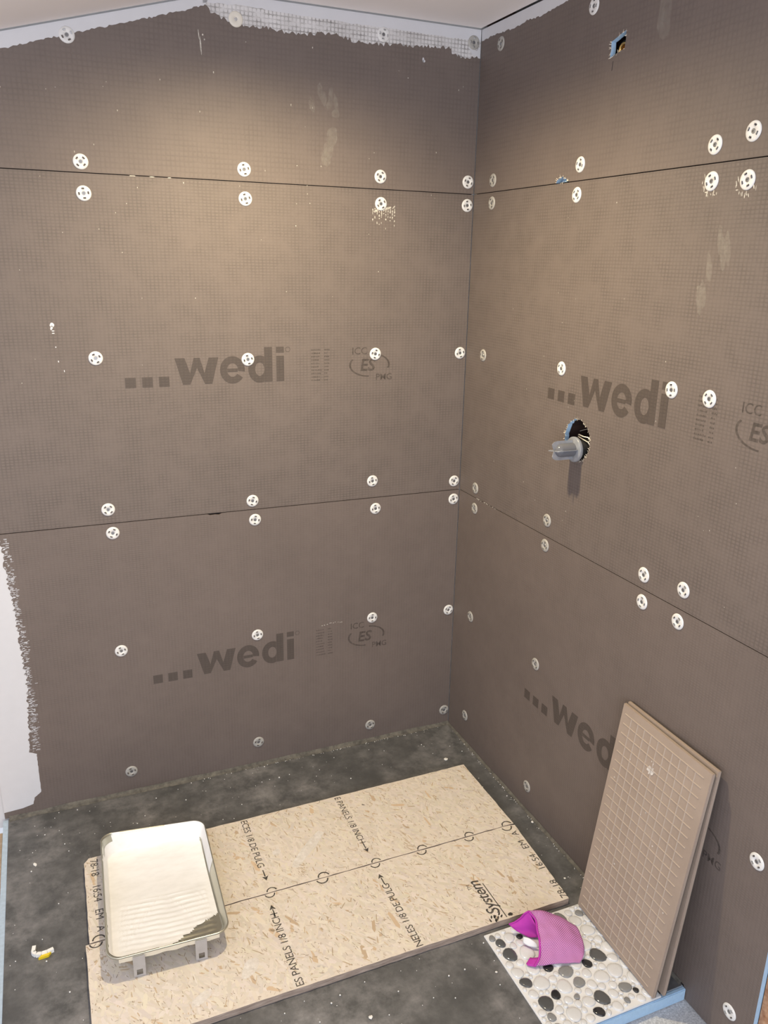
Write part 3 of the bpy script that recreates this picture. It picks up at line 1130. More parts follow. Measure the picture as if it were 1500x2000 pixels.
def osb(outline, label, seed, n):
    r_ = random.Random(seed)
    cx = sum(p[0] for p in outline) / len(outline)
    cy = sum(p[1] for p in outline) / len(outline)
    root = empty('osb_board', (cx, cy, 0.0004))
    tag(root, label, 'board', 'osb boards on the shower base')
    inv = Matrix.Translation((-cx, -cy, -0.0004))
    bm = bmesh.new()
    edge = []
    m_ = len(outline)
    for i in range(m_):
        a, b = outline[i], outline[(i + 1) % m_]
        L = math.hypot(b[0] - a[0], b[1] - a[1])
        k_ = max(2, int(L / 0.02))
        for k in range(k_):
            f = k / k_
            j = 0.0009 if k else 0
            edge.append((a[0] + (b[0] - a[0]) * f + r_.uniform(-j, j), a[1] + (b[1] - a[1]) * f + r_.uniform(-j, j)))
    add_prism(bm, edge, 0.0004, ZO)
    bmesh.ops.recalc_face_normals(bm, faces=bm.faces)
    for f in bm.faces:
        f.material_index = 0 if abs(f.normal.z) > 0.5 else 1
    obj('panel', bm, [M_osb, M_osb_edge], root, inv)
    # strands pressed into the face
    xs = [p[0] for p in outline]
    ys = [p[1] for p in outline]

    def inside(x, y):
        c = False
        for i in range(m_):
            (x1, y1), (x2, y2) = outline[i], outline[(i + 1) % m_]
            if (y1 > y) != (y2 > y) and x < (x2 - x1) * (y - y1) / (y2 - y1) + x1:
                c = not c
        return c
    verts, faces, cols = [], [], []
    i = 0
    while i < n:
        x, y = r_.uniform(min(xs), max(xs)), r_.uniform(min(ys), max(ys))
        kind = r_.random()
        if kind < 0.60:      # pale strands
            L, Wd = r_.uniform(0.012, 0.045), r_.uniform(0.003, 0.011)
            q = r_.uniform(0.90, 1.10)
            col = (0.71 * q, 0.645 * q * r_.uniform(.98, 1.02), 0.575 * q * r_.uniform(.93, 1.05))
        elif kind < 0.607:    # big orange flakes
            L, Wd = r_.uniform(0.03, 0.065), r_.uniform(0.006, 0.014)
            q = r_.uniform(0.8, 1.15)
            col = (0.58 * q, 0.43 * q, 0.29 * q)
        elif kind < 0.70:    # tan slivers
            L, Wd = r_.uniform(0.008, 0.03), r_.uniform(0.0012, 0.004)
            q = r_.uniform(0.7, 1.1)
            col = (0.56 * q, 0.43 * q, 0.29 * q)
        else:                # short dark splinters
            L, Wd = r_.uniform(0.004, 0.014), r_.uniform(0.0006, 0.0018)
            q = r_.uniform(0.6, 1.3)
            col = (0.30 * q, 0.225 * q, 0.16 * q)
        a = r_.gauss(1.95, 0.55)
        ca, sa = math.cos(a), math.sin(a)
        pts = []
        ok = True
        for (p, w_) in ((-0.5, 0.0), (-0.36, -0.5), (0.3, -0.45), (0.5, -0.05), (0.4, 0.42), (-0.3, 0.5)):
            px_ = L * (p + r_.uniform(-.05, .05))
            py_ = Wd * (w_ + r_.uniform(-.12, .12))
            X, Y = x + px_ * ca - py_ * sa, y + px_ * sa + py_ * ca
            if not inside(X, Y):
                ok = False
                break
            pts.append((X - cx, Y - cy))
        if not ok:
            i += 0.2
            continue
        z = ZO - 0.0004 + 0.00004 + 0.0002 * i / n
        b0 = len(verts)
        verts += [(p[0], p[1], z) for p in pts]
        faces.append(tuple(range(b0, b0 + 6)))
        cols += [col] * 6
        i += 1
    me = bpy.data.meshes.new('wood_strands')
    me.from_pydata(verts, [], faces)
    ca_ = me.color_attributes.new('tone', 'FLOAT_COLOR', 'POINT')
    buf = []
    for c in cols:
        buf += [c[0], c[1], c[2], 1.0]
    ca_.data.foreach_set('color', buf)
    o = obj('wood_strands', me, M_flake, root)
    o['kind'] = 'stuff'
    return root, inv


rear, rinv = osb([(-1.255, -0.283), (-0.082, -0.271), (-0.083, -0.5855), (-1.272, -0.5885), (-1.268, -0.30)], 'rear osb board against which the paint tray rests, nearer the back wall', 11, 6500)
front, finv = osb([(-1.281, -0.5915), (-0.100, -0.5885), (-0.083, -0.5925), (-0.104, -0.8945), (-1.283, -0.896)], 'front osb board with a thick grey edge, nearer the camera', 12, 6500)
rear['label'] = 'rear osb board under the far end of the paint tray, nearer the back wall'
front['label'] = 'front osb board with thick grey front edge and dark seam marks, nearest the camera'
ZT = ZO + 0.0003


def ink(items, root, inv, name='printed_lettering', m=None):
    bm = join_meshes(items)
    return obj(name, bm, m or M_ink, root, inv)


def arrow_mesh():
    bm = bmesh.new()
    add_poly(bm, [(0, -0.0016), (0.026, -0.0016), (0.026, 0.0016), (0, 0.0016)])
    add_poly(bm, [(0.024, -0.0085), (0.041, 0), (0.024, 0.0085), (0.028, 0)])
    me = bpy.data.meshes.new('arrow')
    bm.to_mesh(me)
    bm.free()
    return me


UP, DN = R(90), R(-90)
TS = 0.0275
ink([(text_mesh('ES PANELS 1/8 INCH', TS, 0.0, 0, 0.95), T(-0.826, -0.893, ZT, UP))], front, finv)
ink([(arrow_mesh(), T(-0.834, -0.672, ZT, UP))], front, finv, 'printed_arrow')
ink([(text_mesh('NELES 1/8 DE PULG', TS, 0.0, 0, 0.95), T(-0.524, -0.893, ZT, UP))], front, finv)
ink([(arrow_mesh(), T(-0.534, -0.672, ZT, UP))], front, finv, 'printed_arrow')
ink([(text_mesh('ECES 1/8 DE PULG', TS, 0.0, 0, 0.95), T(-0.832, -0.283, ZT, DN))], rear, rinv)
ink([(arrow_mesh(), T(-0.822, -0.502, ZT, DN))], rear, rinv, 'printed_arrow')
ink([(text_mesh('E PANELS 1/8 INCH', TS, 0.0, 0, 0.95), T(-0.539, -0.280, ZT, DN))], rear, rinv)
ink([(arrow_mesh(), T(-0.530, -0.500, ZT, DN))], rear, rinv, 'printed_arrow')
for wd, y in (('78-18', -0.890), ('16:54', -0.782), ('EM', -0.694), ('A', -0.635)):
    ink([(text_mesh(wd, 0.029, 0, 0, 1.0), T(-0.101 + (y + 0.89) * 0.03, y, ZT, R(88)))], front, finv)
for wd, y in (('78-18', -0.292), ('16:54', -0.392), ('EM', -0.482), ('A', -0.540)):
    ink([(text_mesh(wd, 0.029, 0, 0, 1.0), T(-1.252, y, ZT, DN))], rear, rinv)
ink([(text_mesh('System', 0.046, 0.0004, 0.2, 0.93), T(-0.296, -0.872, ZT, UP))], front, finv)
ink([(text_mesh('TM', 0.014), T(-0.326, -0.775, ZT, UP))], front, finv)
bm = bmesh.new()
add_poly(bm, [(-0.290, -0.890), (-0.2875, -0.890), (-0.2875, -0.765), (-0.290, -0.765)], ZT)
obj('printed_underline', bm, M_ink, front, finv)
bm = bmesh.new()
for k in range(9):
    blob(bm, rnd.uniform(-0.335, -0.300), rnd.uniform(-0.891, -0.872), 0.006, 0.0022, rnd.uniform(0.6, 1.6), z=ZT)
blob(bm, -0.276, -0.885, 0.007, 0.005, z=ZT)
obj('printed_logo', bm, M_ink, front, finv)
for i, x in enumerate((-1.254, -0.823, -0.679, -0.526, -0.385, -0.234, -0.108)):
    bm = bmesh.new()
    s = rnd.uniform(0.85, 1.1)
    band(bm, arc(x + 0.004, -0.585, 0.0165 * s, 0.0165 * s, 10, 178, 14), arc(x + 0.004, -0.585, 0.0128 * s, 0.0128 * s, 10, 178, 14))
    bmesh.ops.transform(bm, matrix=Matrix.Translation((0, 0, ZT)), verts=bm.verts)
    for v in bm.verts:
        v.co.y = max(v.co.y, -0.5845)
    obj('seam_mark', bm, M_ink, rear, rinv)
    bm = bmesh.new()
    band(bm, arc(x - 0.004, -0.592, 0.0165 * s, 0.0165 * s, 186, 356, 14), arc(x - 0.004, -0.592, 0.0128 * s, 0.0128 * s, 186, 356, 14))
    bmesh.ops.transform(bm, matrix=Matrix.Translation((0, 0, ZT)), verts=bm.verts)
    obj('seam_mark', bm, M_ink, front, finv)
for (x, y, rx, ry, a, rt, iv) in ((-0.769, -0.449, 0.011, 0.013, 0, rear, rinv), (-0.653, -0.342, 0.009, 0.009, 0, rear, rinv),
                                  (-0.93, -0.80, 0.03, 0.016, 0.9, front, finv), (-1.05, -0.84, 0.03, 0.012, 0.5, front, finv)):
    bm = bmesh.new()
    blob(bm, x, y, rx, ry, a, z=ZT + 0.0001)
    obj('paint_smear', bm, M_smear, rt, iv)
bm = bmesh.new()
pts = [(-0.745, -0.520), (-0.728, -0.527), (-0.70, -0.500), (-0.655, -0.462), (-0.618, -0.418), (-0.632, -0.405), (-0.665, -0.430), (-0.70, -0.462), (-0.735, -0.500)]
add_poly(bm, pts, ZT + 0.0001)
obj('paint_smear', bm, M_smear, rear, rinv)

# ------------------------------------------------------------------ paint tray
tray = empty('paint_tray', (-1.0895, -0.505, ZO + 0.0006))
tray.rotation_euler = (0, 0, R(-2.6))
tag(tray, 'metal roller tray coated with wet white paint, on the left end of the osb boards', 'paint tray')
HW, HL, RC, DEP = 0.1375, 0.222, 0.032, 0.062


def rr(hw, hl, rc, n=12):
    out = []
    for cxs, cys, a0 in ((1, 1, 0), (-1, 1, 90), (-1, -1, 180), (1, -1, 270)):
        for k in range(n + 1):
            a = R(a0 + 90 * k / n)
            out.append((cxs * (hw - rc) + rc * math.cos(a), cys * (hl - rc) + rc * math.sin(a)))
    # subdivide the straight sides
    res = []
    for i in range(len(out)):
        a, b = out[i], out[(i + 1) % len(out)]
        d = math.hypot(b[0] - a[0], b[1] - a[1])
        k_ = max(1, int(d / 0.008))
        for k in range(k_):
            res.append((a[0] + (b[0] - a[0]) * k / k_, a[1] + (b[1] - a[1]) * k / k_))
    return res


def warp(x, y, z):
    """thin metal, slightly twisted: the far right corner sits lower"""
    f = max(0.0, (y + HL) / (2 * HL)) * max(0.0, (x + HW) / (2 * HW))
    return (x, y, z * (1 - 0.32 * f))


def floor_z(x, y, ribs=True):
    v = (HL - y) / (2 * HL)           # 0 far (well) .. 1 near
    if v < 0.30:
        z = 0.003
    elif v < 0.36:
        z = 0.003 + 0.002 * ((v - 0.30) / 0.06) ** 2
    else:
        z = 0.005 + 0.041 * (v - 0.36) / 0.64
    if ribs and v > 0.50:
        q = (v * 2 * HL + 0.10 * abs(x - 0.01) * (1 if x < 0.01 else 0.35)) / 0.0195
        s = max(0.0, math.cos(2 * math.pi * q)) ** 3
        z += 0.0036 * s * min(1, (v - 0.5) / 0.05) * min(1.0, max(0, (HW - 0.022 - abs(x)) / 0.012))
    return z


outl = rr(HW, HL, RC)
NO = len(outl)
SC = 0.925


def tray_surface(dz):
    """inner surface: rings from the centre to the wall foot, then up the wall to the rim"""
    vs, rows_ = [], []
    K = 44
    for j in range(K + 1):
        s = j / K
        row = []
        for (x, y) in outl:
            X, Y = x * s * SC, y * s * (SC + 0.025)
            row.append((X, Y, floor_z(X, Y) + dz))
        rows_.append(row)
    foot = rows_[-1]
    for f in (0.1, 0.2, 0.3, 0.4, 0.5, 0.6, 0.7, 0.8, 0.9, 1.0):
        row = []
        for (a, b) in zip(foot, outl):
            z0 = a[2]
            row.append((a[0] + (b[0] - a[0]) * f ** 1.3, a[1] + (b[1] - a[1]) * f ** 1.3, z0 + (DEP - z0) * f))
        rows_.append(row)
    return rows_


def grid_bm(rows_, keep=None):
    bm = bmesh.new()
    V = [[bm.verts.new(warp(*p)) for p in r] for r in rows_]
    for j in range(len(V) - 1):
        for k in range(NO):
            k2 = (k + 1) % NO
            q = (V[j][k], V[j + 1][k], V[j + 1][k2], V[j][k2])
            if keep is None or keep(*[sum(rows_[jj][kk][c] for jj, kk in ((j, k), (j + 1, k), (j + 1, k2), (j, k2))) / 4 for c in range(3)]):
                bm.faces.new(q)
    for v in [v for v in bm.verts if not v.link_faces]:
        bm.verts.remove(v)
    bmesh.ops.remove_doubles(bm, verts=bm.verts, dist=0.00002)
    return bm


rows_ = tray_surface(0)
rim = rows_[-1]
lip = [[(x * 1.014, y * 1.009, z + 0.0006) for (x, y, z) in rim], [(x * 1.022, y * 1.014, z - 0.001) for (x, y, z) in rim], [(x * 1.019, y * 1.012, z - 0.004) for (x, y, z) in rim],
       [(x * 1.004, y * 1.003, z - 0.0035) for (x, y, z) in rim]]
out_foot = []
outer = []
for f in (0.5, 1.0):
    row = []
    for (a, b) in zip(rows_[44], rim):
        zf = max(a[2] - 0.0015, 0.0008)
        row.append((b[0] * 1.004 + (a[0] * 1.006 - b[0] * 1.004) * f, b[1] * 1.003 + (a[1] * 1.004 - b[1] * 1.003) * f, b[2] - 0.0035 + (zf - b[2] + 0.0035) * f))
    outer.append(row)
under = []
for j in (30, 16, 0):
    under.append([(x, y, max(floor_z(x, y, False) - 0.0015, 0.0008)) for (x, y, z) in rows_[j]])
bm = grid_bm(rows_ + lip + outer + under)
bm.normal_update()
obj('tray_body', bm, M_tray, tray, smooth=True)


def painted(x, y, z):
    v = (HL - y) / (2 * HL)
    u = (x + HW) / (2 * HW)
    w = 0.012 * noise.noise((x * 60, y * 60, 1)) + 0.02 * noise.noise((x * 20, y * 20, 4))
    if z > floor_z(x, y, False) + 0.008:        # walls
        if u > 0.9:
            return v < 0.42 + w or z < 0.010 and v < 0.5
        if u < 0.1:
            return not (v < 0.16 + w and z > 0.040 + 0.35 * w) and z < DEP - 0.0045 + 0.2 * w
        if v < 0.1:
            return not (u < 0.62 + w and z > DEP - 0.005 + 0.3 * w)
        return u < 0.42 + 2 * w
    lim = 1.05 if u < 0.38 else 1.03 - (u - 0.38) * 0.42
    return v < lim + w and u < 0.95 + 0.3 * w


rows2 = [[(x * 0.998, y * 0.998, z + 0.0011) for (x, y, z) in r] for r in rows_[:-1]] + [[(x, y, z + 0.0008) for (x, y, z) in rows_[-1]]]
bm = grid_bm(rows2, painted)
obj('white_paint', bm, M_traypaint, tray, smooth=True)
# creamy drips on the outside of the near lip
bm = bmesh.new()
near = sorted([(p[0], p[1]) for p in rim if p[1] < -HL + 0.002], key=lambda p: p[0])
for a, b in zip(near, near[1:]):
    y0 = -HL * 1.016 - 0.0012
    h0, h1 = 0.0155 + 0.003 * noise.noise((a[0] * 40, 0, 0)), 0.0155 + 0.003 * noise.noise((b[0] * 40, 0, 0))
    bm.faces.new([bm.verts.new(p) for p in ((a[0], y0 + 0.004, DEP - h0 - 0.001), (b[0], y0 + 0.004, DEP - h1 - 0.001), (b[0], y0, DEP - 0.0012), (a[0], y0, DEP - 0.0012))])
obj('paint_drips', bm, M_cream, tray)
for x in (-0.0705, 0.0700):
    bm = bmesh.new()
    y1 = -HL * 1.016 - 0.0020
    w2 = 0.0135
    zt, zb = DEP - 0.004, 0.0004
    s0, s1 = 0.006, 0.021     # slot
    th = 0.0015
    for (xa, xb, za, zb_) in ((-w2, w2, s1, zt), (-w2, -w2 * 0.5, zb, s1), (w2 * 0.5, w2, zb, s1), (-w2 * 0.5, w2 * 0.5, zb, s0)):
        add_box(bm, x + xa, x + xb, y1 - th, y1, za, zb_)
    add_box(bm, x - w2, x - w2 + 0.0015, y1, y1 + 0.008, zb, zt)
    add_box(bm, x + w2 - 0.0015, x + w2, y1, y1 + 0.008, zb, zt)
    obj('leg', bm, M_leg, tray)

# ------------------------------------------------------------------ pebble tile sheet
PX0, PX1, PY0, PY1 = -0.366, -0.072, -1.2135, -0.9085
sheet = empty('pebble_tile_sheet', ((PX0 + PX1) / 2, (PY0 + PY1) / 2, 0.0005))
tag(sheet, 'square sheet of white, grey and black pebbles on the shower base', 'tile sheet')
scx, scy = sheet.location.x, sheet.location.y
box('backing', (PX0 - scx, PX1 - scx, PY0 - scy, PY1 - scy, 0.0, 0.0048), M_mat, sheet, bevel=0.0012)
dark = [(-0.340, -0.946, 0.0135, 'd'), (-0.336, -0.984, 0.0193, 'd'), (-0.352, -0.926, 0.0095, 'g'), (-0.285, -0.945, 0.0087, 'k'), (-0.159, -0.935, 0.0200, 'g'),
        (-0.101, -0.937, 0.0112, 'g'), (-0.138, -1.064, 0.0205, 'd'), (-0.177, -1.075, 0.0130, 'k'), (-0.271, -1.051, 0.0128, 'k'), (-0.238, -1.076, 0.0185, 'g'),
        (-0.227, -1.112, 0.0155, 'g'), (-0.343, -1.067, 0.0150, 'd'), (-0.297, -1.120, 0.0128, 'k'), (-0.330, -1.131, 0.0195, 'd'), (-0.255, -1.143, 0.0081, 'g'),
        (-0.203, -1.166, 0.0195, 'd'), (-0.231, -1.194, 0.0135, 'k'), (-0.135, -1.163, 0.0155, 'g'), (-0.117, -1.179, 0.0076, 'k'), (-0.153, -1.193, 0.0081, 'g'),
        (-0.339, -1.166, 0.0112, 'g'), (-0.341, -1.196, 0.0140, 'g')]
peb = [(x, y, r_, c) for x, y, r_, c in dark]
pr_ = random.Random(5)
for rad, tries in ((0.0195, 500), (0.0165, 1200), (0.0135, 2500), (0.0105, 4000), (0.0078, 5000), (0.0055, 6000)):
    for k in range(tries):
        r_ = rad * pr_.uniform(0.92, 1.08)
        x, y = pr_.uniform(PX0 + r_ + .002, PX1 - r_ - .002), pr_.uniform(PY0 + r_ + .002, PY1 - r_ - .002)
        if all((x - a) ** 2 + (y - b) ** 2 > (r_ + c * 0.95 + 0.0002) ** 2 for a, b, c, d in peb):
            peb.append((x, y, r_, 'w'))


def pebble_mesh(seed, m):
    q = random.Random(seed)
    bm = bmesh.new()
    n = 14
    ph = [q.uniform(0, 6.28) for _ in range(3)]
    rr_ = [1 + 0.07 * math.sin(2 * 2 * math.pi * k / n + ph[0]) + 0.05 * math.sin(3 * 2 * math.pi * k / n + ph[1]) for k in range(n)]
    rings = []
    for s, h in ((1.0, 0.0), (0.985, 0.0030), (0.90, 0.0050), (0.62, 0.0062)):
        rings.append([bm.verts.new((s * rr_[k] * math.cos(2 * math.pi * k / n), s * rr_[k] * math.sin(2 * math.pi * k / n), h)) for k in range(n)])
    for A, B in zip(rings, rings[1:]):
        for k in range(n):
            bm.faces.new((A[k], A[(k + 1) % n], B[(k + 1) % n], B[k]))
    bm.faces.new(rings[-1])
    bm.normal_update()
    me = bpy.data.meshes.new('pebble')
    bm.to_mesh(me)
    bm.free()
    me.materials.append(m)
    me.polygons.foreach_set('use_smooth', [True] * len(me.polygons))
    return me


PM = {c: [pebble_mesh(i * 7 + ord(c), m) for i in range(5)] for c, m in (('w', M_peb_w), ('g', M_peb_g), ('d', M_peb_d), ('k', M_peb_k))}
plab = {'g': 'mottled grey pebble', 'd': 'charcoal grey pebble', 'k': 'black pebble'}
for i, (x, y, r_, c) in enumerate(peb):
    o = bpy.data.objects.new('pebble', PM[c][i % 5])
    link(o, sheet)
    o.location = (x - scx, y - scy, 0.0040)
    o.rotation_euler = (0, 0, pr_.uniform(0, 6.28))
    o.scale = (r_ * 1.0, r_ * 0.95, 0.62)
    if c != 'w':
        o['label'] = plab[c]

# ------------------------------------------------------------------ leaning tiles


def leaning_tile(bl_, br_, tl_, tr_, th, label, ridges):
    """corners given far/near along the wall; the thickness goes towards the wall"""
    A, B, C, D = [Vector(p) for p in (bl_, br_, tl_, tr_)]
    ex = (B - A).normalized()                    # far -> near
    up = (C - A)
    up = (up - ex * up.dot(ex)).normalized()
    nz = ex.cross(up)                            # towards the room or the wall
    if nz.x > 0:
        nz = -nz
    Wd, Ht = (B - A).length, ((C - A).length + (D - B).length) / 2
    m4 = Matrix((ex.to_4d(), up.to_4d(), nz.to_4d(), (0, 0, 0, 1))).transposed()
    m4[3][:] = (0, 0, 0, 1)
    m4.translation = A
    root = empty('floor_tile')
    root.matrix_world = m4
    tag(root, label, 'tile', 'long tiles leaning on the right wall')
    bm = bmesh.new()
    add_box(bm, 0, Wd, 0, Ht, -th + 0.0012, 0)
    bmesh.ops.bevel(bm, geom=bm.edges[:], offset=0.0012, segments=2, affect='EDGES')
    obj('tile_body', bm, M_tile, root)
    bm = bmesh.new()
    add_box(bm, 0.0006, Wd - 0.0006, 0.0006, Ht - 0.0006, -th, -th + 0.0013)
    obj('glazed_face', bm, M_tile_glaze, root)
    if ridges:
        nx_, ny_ = 11, 22
        x0, x1, y0, y1 = 0.013, Wd - 0.020, 0.014, Ht - 0.022
        for k in range(1, nx_):
            bm = bmesh.new()
            x = x0 + (x1 - x0) * k / nx_
            vs = []
            for (a, z) in ((-0.0016, -0.0002), (-0.0008, 0.0013), (0.0008, 0.0013), (0.0016, -0.0002)):
                vs.append((bm.verts.new((x + a, y0, z)), bm.verts.new((x + a, y1, z))))
            for p, q in zip(vs, vs[1:]):
                bm.faces.new((p[0], q[0], q[1], p[1]))
            bm.faces.new([p[0] for p in vs][::-1])
            bm.faces.new([p[1] for p in vs])
            obj('ridge', bm, M_ridge, root)
        for k in range(0, ny_ + 1):
            bm = bmesh.new()
            y = y0 + (y1 - y0) * k / ny_
            vs = []
            for (a, z) in ((-0.0015, -0.0002), (-0.0008, 0.0014), (0.0008, 0.0014), (0.0015, -0.0002)):
                vs.append((bm.verts.new((x0, y + a, z)), bm.verts.new((x1, y + a, z))))
            for p, q in zip(vs, vs[1:]):
                bm.faces.new((p[0], p[1], q[1], q[0]))
            bm.faces.new([p[0] for p in vs])
            bm.faces.new([p[1] for p in vs][::-1])
            obj('ridge', bm, M_ridge, root)
        bm = bmesh.new()
        for k in range(16):
            blob(bm, rnd.uniform(0.02, Wd - .03), rnd.uniform(0.03, Ht - .03), rnd.uniform(.0012, .003), rnd.uniform(.0012, .003), z=0.0013)
        blob(bm, 0.135, Ht - 0.10, 0.012, 0.009, 0.3, jit=0.4, z=0.0013)
        obj('paint_specks', bm, M_smear, root)['kind'] = 'stuff'
    return root


ZP = 0.0120
leaning_tile((-0.092, -0.9165, ZP + 0.002), (-0.102, -1.2165, ZP), (-0.025, -0.934, 0.595), (-0.0315, -1.228, 0.594), 0.0095,
             'front tan tile leaning on the right wall, gridded back facing out', True)
leaning_tile((-0.068, -0.9200, ZP + 0.001), (-0.075, -1.2200, ZP), (-0.0130, -0.937, 0.597), (-0.0135, -1.233, 0.597), 0.0095,
             'rear tan tile sandwiched between the front tile and the right wall', False)

# ------------------------------------------------------------------ magenta mesh cloth
cloth = empty('mesh_cloth', (-0.23, -1.0, 0.0105))
tag(cloth, 'magenta and white mesh scrubbing cloth lying open on the pebble sheet', 'cloth')
cinv = Matrix.Translation((0.23, 1.0, -0.0105))
ZM = 0.0125


def loop_interp(P, n):
    P = [Vector(p) for p in P]
    m_ = len(P)
    out = []
    for i in range(n):
        f = i / n * m_
        k, t_ = int(f), f - int(f)
        p0, p1, p2, p3 = P[(k - 1) % m_], P[k % m_], P[(k + 1) % m_], P[(k + 2) % m_]
        out.append(0.5 * ((2 * p1) + (p2 - p0) * t_ + (2 * p0 - 5 * p1 + 4 * p2 - p3) * t_ ** 2 + (3 * p1 - p0 - 3 * p2 + p3) * t_ ** 3))
    return out


# outer sheet: a patch whose left edge is the raised hem, right edge lies on the pebbles
hem = [(-0.262, -0.942, 0.074), (-0.253, -0.962, 0.060), (-0.262, -0.985, 0.050), (-0.268, -1.005, 0.042), (-0.283, -1.030, 0.024), (-0.304, -1.043, ZM + 0.002)]
mid1 = [(-0.222, -0.948, 0.066), (-0.218, -0.968, 0.060), (-0.224, -0.995, 0.052), (-0.234, -1.018, 0.042), (-0.248, -1.040, 0.026), (-0.262, -1.052, ZM + 0.001)]
mid2 = [(-0.178, -0.966, 0.044), (-0.180, -0.985, 0.046), (-0.188, -1.010, 0.042), (-0.200, -1.034, 0.034), (-0.214, -1.052, 0.022), (-0.226, -1.062, ZM + 0.001)]
end = [(-0.146, -0.985, 0.024), (-0.150, -1.005, 0.026), (-0.158, -1.030, 0.022), (-0.168, -1.050, 0.018), (-0.182, -1.064, 0.015), (-0.196, -1.071, ZM)]


def patch(rows_p, nu, nv):
    """catmull-rom surface through control rows"""
    def cr(P, f):
        m_ = len(P) - 1
        f = min(max(f, 0), 1) * m_
        k = min(int(f), m_ - 1)
        t_ = f - k
        p1, p2 = Vector(P[k]), Vector(P[k + 1])
        p0 = Vector(P[k - 1]) if k > 0 else 2 * p1 - p2
        p3 = Vector(P[k + 2]) if k + 2 <= m_ else 2 * p2 - p1
        return 0.5 * ((2 * p1) + (p2 - p0) * t_ + (2 * p0 - 5 * p1 + 4 * p2 - p3) * t_ ** 2 + (3 * p1 - p0 - 3 * p2 + p3) * t_ ** 3)
    out = []
    for i in range(nu + 1):
        col = [cr(r, i / nu) for r in rows_p]
        out.append([cr(col, j / nv) for j in range(nv + 1)])
    return out


def patch_obj(name, rows_p, nu, nv, m, th, wrinkle=0.0):
    pts = patch(rows_p, nu, nv)
    bm = bmesh.new()
    uvl = bm.loops.layers.uv.new('UVMap')
    V = []
    for i, r in enumerate(pts):
        row = []
        for j, p in enumerate(r):
            w = wrinkle * noise.noise((p.x * 45, p.y * 45, p.z * 30))
            q = Vector((p.x, p.y, max(p.z + w, ZM - 0.0005)))
            row.append(bm.verts.new(q))
        V.append(row)
    for i in range(nu):
        for j in range(nv):
            f = bm.faces.new((V[i][j], V[i + 1][j], V[i + 1][j + 1], V[i][j + 1]))
            for lp, (a, b) in zip(f.loops, ((i, j), (i + 1, j), (i + 1, j + 1), (i, j + 1))):
                lp[uvl].uv = (a / nu, b / nv)
    o = obj(name, bm, m, cloth, cinv, smooth=True)
    if th:
        md = o.modifiers.new('thickness', 'SOLIDIFY')
        md.thickness = th
        md.offset = -1
    return o, pts


patch_obj('mesh_face', [hem, mid1, mid2, end], 26, 26, M_weave, 0.0015, 0.004)
# lining: from the hem back inside and to the floor behind, ending in the pointed flap on the left
tipP = (-0.306, -0.926, 0.034)
lin0 = [(-0.262, -0.942, 0.0735), (-0.270, -0.938, 0.066), (-0.280, -0.934, 0.050), (-0.292, -0.929, 0.038), tipP]
lin1 = [(-0.258, -0.962, 0.057), (-0.264, -0.952, 0.050), (-0.274, -0.947, 0.040), (-0.288, -0.940, 0.033), (-0.302, -0.932, 0.030)]
lin2 = [(-0.258, -0.985, 0.047), (-0.252, -0.968, 0.036), (-0.256, -0.960, 0.026), (-0.270, -0.953, 0.022), (-0.290, -0.943, 0.021)]
lin3 = [(-0.264, -1.003, 0.040), (-0.245, -0.985, 0.026), (-0.240, -0.976, 0.018), (-0.255, -0.970, 0.0145), (-0.270, -0.962, 0.0140)]
patch_obj('lining', [lin0, lin1, lin2, lin3], 14, 12, M_magenta, 0.0010, 0.001)
# far side of the bag
back0 = [(-0.262, -0.941, 0.0738), (-0.222, -0.947, 0.0658), (-0.178, -0.965, 0.0438), (-0.146, -0.984, 0.0238)]
back1 = [(-0.255, -0.932, 0.040), (-0.215, -0.937, 0.036), (-0.172, -0.956, 0.026), (-0.142, -0.980, 0.018)]
back2 = [(-0.250, -0.934, 0.0145), (-0.212, -0.936, 0.0145), (-0.168, -0.954, 0.0145), (-0.140, -0.979, 0.0145)]
patch_obj('mesh_face', [back0, back1, back2], 14, 10, M_weave, 0.0012, 0.001)
bm = bmesh.new()
hp = patch([hem, mid1], 30, 1)
add_tube(bm, [p[0] + Vector((-0.0006, 0, 0.0003)) for p in hp], 0.0026, 8)
add_tube(bm, [Vector(p) for p in (lin0[0], lin0[1], lin0[2], lin0[3], lin0[4])], 0.0018, 8)
obj('hem', bm, M_magenta, cloth, cinv, smooth=True)
bm = bmesh.new()
fl_p = [[(-0.304, -1.043, ZM + 0.001), (-0.316, -1.034, ZM), (-0.318, -1.027, ZM)], [(-0.284, -1.030, 0.022), (-0.294, -1.022, 0.016), (-0.300, -1.016, ZM + .001)]]
patch_obj('flap', fl_p, 6, 4, M_magenta, 0.001, 0.0)
tg = [[(-0.289, -0.966, 0.026), (-0.281, -0.976, 0.029), (-0.273, -0.985, 0.026), (-0.266, -0.993, 0.020)], [(-0.293, -0.972, 0.015), (-0.286, -0.985, 0.0145), (-0.276, -0.993, 0.0145), (-0.266, -0.998, 0.014)]]
patch_obj('fabric_tag', tg, 10, 5, M_tagw, 0.0006, 0.0)

